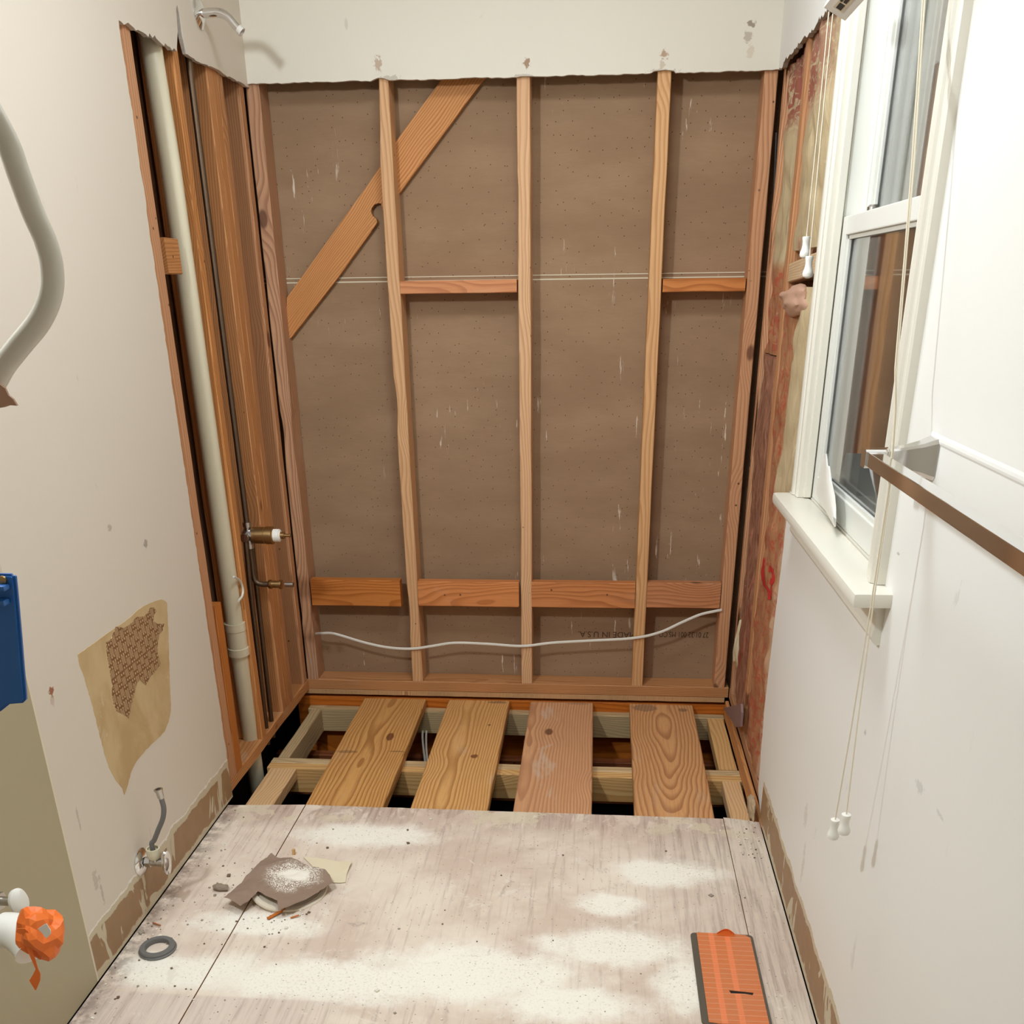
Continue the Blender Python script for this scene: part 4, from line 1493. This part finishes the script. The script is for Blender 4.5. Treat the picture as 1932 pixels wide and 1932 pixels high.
# ------------------------------------------------------------------ things lying on the floor
# round lid under a sheet of brown paper
cL = P(545, 1674, 'z', .012)
bm = bmesh.new()
lathe(bm, [(0, .082), (.004, .092), (.010, .094), (.013, .092), (.013, .080), (.009, .078)], (cL.x, cL.y, .003), (.10, -.08, 1), 56)
tag(link('round_lid', bm, flat('chalky_plaster', srgb(222, 208, 186), .8, bump=.5), None, True), 'round white disc under the brown paper on the floor', 'disc')
zP = .033
outp = [(422, 1691), (440, 1698), (453, 1705), (470, 1697), (486, 1680), (500, 1687), (514, 1692), (523, 1697), (524, 1712), (545, 1708), (570, 1695), (600, 1680), (622, 1664), (628, 1660), (622, 1648), (612, 1637), (600, 1633),
        (585, 1632), (570, 1626), (550, 1616), (530, 1614), (520, 1609), (511, 1602), (500, 1612), (480, 1633), (455, 1660), (438, 1676)]
o2 = [(P(a, b, 'z', zP).x, P(a, b, 'z', zP).y) for a, b in outp]


def inside(x, y, poly):
    r = False
    j = len(poly) - 1
    for i in range(len(poly)):
        if (poly[i][1] > y) != (poly[j][1] > y) and x < (poly[j][0] - poly[i][0]) * (y - poly[i][1]) / (poly[j][1] - poly[i][1]) + poly[i][0]:
            r = not r
        j = i
    return r


bm = bmesh.new()
vs = [bm.verts.new((x, y, zP)) for x, y in o2]
f = bm.faces.new(vs)
bm.normal_update()
bmesh.ops.triangulate(bm, faces=[f])
for _ in range(4):
    long_e = [e for e in bm.edges if e.calc_length() > .012]
    bmesh.ops.subdivide_edges(bm, edges=long_e, cuts=1)
    bmesh.ops.triangulate(bm, faces=bm.faces[:])
ct = Vector((sum(a for a, b in o2) / len(o2), sum(b for a, b in o2) / len(o2)))
for v in bm.verts:
    x, y = v.co.x, v.co.y
    r = (Vector((x, y)) - ct).length
    v.co.z = zP - .004 + .009 * mnoise.noise(Vector((x * 16, y * 16, 2))) + .007 * abs(mnoise.noise(Vector((x * 30, y * 40, 5)))) - .12 * max(0, r - .085)
    if v.co.z < .004:
        v.co.z = .004
bm.normal_update()
bmesh.ops.solidify(bm, geom=bm.faces[:], thickness=.0008)
tag(link('brown_paper', bm, M['paper'], None, True), 'crumpled brown paper heaped with white dust over the round disc', 'paper')
# cream card
bm = bmesh.new()
rows = [((572, 1617), (600, 1619), (640, 1626), (664, 1625)), ((590, 1635), (612, 1638), (645, 1645), (659, 1636)), ((600, 1652), (620, 1654), (648, 1660), (654, 1650)), ((604, 1664), (622, 1665), (640, 1666), (652, 1665))]
g = []
for j, rw in enumerate(rows):
    g.append([bm.verts.new(P(a, b, 'z', .002 + (.007 if (i == 3 and j < 2) else 0))) for i, (a, b) in enumerate(rw)])
for a, b in zip(g, g[1:]):
    for i in range(3):
        bm.faces.new((a[i], a[i + 1], b[i + 1], b[i]))
bm.normal_update()
bmesh.ops.solidify(bm, geom=bm.faces[:], thickness=.0008)
tag(link('cream_card', bm, M['cream_paper']), 'cream paper strip lying right of the dusty brown paper', 'card')
# torn grey scrap, wood splinters
lump('grey_scrap', P(416, 1674, 'z', .008), (.020, .012, .008), flat('grey_scrap_mat', srgb(150, 134, 116), .8, bump=.6), 'small curled grey scrap left of the brown paper', 'scrap', 21)
for i, (a, b, lab) in enumerate((((505, 1733), (538, 1715), 'reddish torn splinter poking from under the disc'),
                                 ((548, 1731), (564, 1726), 'thin red splinter on the floor below the disc'),
                                 ((288, 1741), (302, 1746), 'tiny rust coloured sliver above the grey ring'))):
    pa, pb_ = P(*a, 'z', .004), P(*b, 'z', .006)
    board('wood_splinter', pa, pb_, (0, 1, 0), (.008, .003, .003)[i], .004, M['rim'], lab, 'splinter', seed=70 + i, wob=.002, bev=.0008)
pa = P(555, 1612, 'z', .0)
board('wood_chip', (pa.x, pa.y, .001), (pa.x, pa.y, .016), X1, .008, .006, M['new'], 'tiny wooden stub standing behind the brown paper', 'chip', seed=74, wob=.001, bev=.0006)
# rubber ring
rc = P(297, 1788, 'z', .006)
bm = bmesh.new()
lathe(bm, [(0, .037), (0, .0405), (.003, .0415), (.005, .0385), (.009, .0390), (.0115, .037), (.0115, .027), (.008, .0255), (0, .026)], (rc.x, rc.y, .0005), (0, 0, 1), 56)
bmesh.ops.delete(bm, geom=[f for f in bm.faces if len(f.verts) > 8], context='FACES_ONLY')
tag(link('rubber_ring', bm, M['gasket'], None, True), 'grey rubber drain ring lying near the left wall', 'ring')

# floor vent under orange film
VT = thing('floor_vent', 'floor vent taped over with slit orange film', 'vent', (.98, -1.6, 0))
VX0, VX1, VY0, VY1 = .912, 1.052, -1.745, -1.438


def rrect(x0, x1, y0, y1, r, n=5):
    out = []
    for cx, cy, a0 in ((x1 - r, y1 - r, 0), (x0 + r, y1 - r, 90), (x0 + r, y0 + r, 180), (x1 - r, y0 + r, 270)):
        for k in range(n + 1):
            a = math.radians(a0 + 90 * k / n)
            out.append((cx + r * math.cos(a), cy + r * math.sin(a)))
    return out


bm = slab([rrect(VX0, VX1, VY0, VY1, .010)], 'z', .0042, .0002, 0)
link('vent_frame', bm, M['vent_metal'], VT)
# film with a slit: strips around the slit opening
sl = [P(*a, 'z', .0056) for a in ((1375, 1868), (1400, 1870), (1422, 1873), (1420, 1877), (1405, 1875), (1379, 1874))]
bm = bmesh.new()
xa, xb = VX0 + .014, VX1 - .006
ya, yb = VY0 + .004, VY1 - .001
s0 = min(p.y for p in sl)
s1 = max(p.y for p in sl)
sx0, sx1 = sl[0].x, sl[2].x
slp = [(sl[0].x, sl[0].y), (sl[1].x, sl[1].y - .001), (sl[2].x, sl[2].y), (sl[3].x, sl[3].y - .001), (sl[4].x, sl[4].y), (sl[5].x, sl[5].y)]
ym = sl[0].y
up = [(xa, ym), slp[0], slp[1], slp[2], (xb, slp[2][1]), (xb, yb - .012), (xb - .010, yb - .003), (xb - .03, yb), (xa, yb + .0005)]
dn = [(xa, ym), (xa, ya), (xa + .02, ya - .003), (xb, ya), (xb, slp[2][1]), slp[2], slp[3], slp[4], slp[5], slp[0]]
bm = slab([up, dn], 'z', .0056, .0048, 0)
bmesh.ops.remove_doubles(bm, verts=bm.verts[:], dist=1e-6)
link('orange_film', bm, M['film'], VT)
bm = slab([slp], 'z', .0046, .0044, 0)  # black sheet in the slit, its colour stands in for the shade inside
link('slit_shade_sheet', bm, M['black'], VT)
bm = bmesh.new()
g = []
for k in range(9):
    u = k / 8
    a = P(1352 + 34 * u, 1765 + 1.5 * u, 'z', .006)
    g.append([bm.verts.new(a), bm.verts.new(a + Vector((0, .004, .004 + .009 * math.sin(math.pi * u)))), bm.verts.new(a + Vector((0, .001, .006 + .013 * math.sin(math.pi * u))))])
for a, b in zip(g, g[1:]):
    for i in range(2):
        bm.faces.new((a[i], a[i + 1], b[i + 1], b[i]))
bm.normal_update()
bmesh.ops.solidify(bm, geom=bm.faces[:], thickness=.0006)
link('curled_flap', bm, M['orange'], VT)

# crumbs and flakes scattered over the floor
bm = bmesh.new()
rnd = random.Random(5)
spots = []
for _ in range(360):
    q = rnd.random()
    if q < .35:
        spots.append((rnd.gauss(-.2, .10), rnd.gauss(-1.42, .16)))
    elif q < .55:
        spots.append((rnd.uniform(-.36, -.30), rnd.uniform(-1.9, -.92)))
    elif q < .7:
        spots.append((rnd.gauss(-.03, .06), rnd.gauss(-1.42, .04)))
    elif q < .8:
        spots.append((rnd.uniform(1.07, 1.13), rnd.uniform(-1.1, -.93)))
    else:
        spots.append((rnd.uniform(-.3, 1.1), rnd.uniform(-1.8, -.95)))
for (x, y) in spots:
    if not (-.365 < x < 1.13 and -2.2 < y < -.91):
        continue
    s = rnd.uniform(.0008, .0036) * (1 if rnd.random() < .9 else 2)
    a = rnd.uniform(0, 6.28)
    e = rnd.uniform(.4, 1)
    mi = 0 if rnd.random() < .45 else (1 if rnd.random() < .6 else 2)
    top = [bm.verts.new((x + math.cos(a + t) * s * (1 if k % 2 else e), y + math.sin(a + t) * s * (e if k % 2 else 1), .0005 + s * rnd.uniform(.3, .7))) for k, t in enumerate((0, 1.4, 3.0, 4.6))]
    bot = [bm.verts.new((v.co.x, v.co.y, .0003)) for v in top]
    fs = [bm.faces.new(top), bm.faces.new(list(reversed(bot)))]
    for i in range(4):
        fs.append(bm.faces.new((top[i], bot[i], bot[(i + 1) % 4], top[(i + 1) % 4])))
    for f_ in fs:
        f_.material_index = mi
bmesh.ops.recalc_face_normals(bm, faces=bm.faces[:])
tag(link('floor_debris', bm, [flat('plaster_crumb', srgb(236, 228, 212), .9), flat('brown_crumb', srgb(120, 98, 78), .9), flat('grey_crumb', srgb(160, 148, 132), .9)]),
    'crumbs of plaster and grit scattered over the floor', 'debris', None, 'stuff')
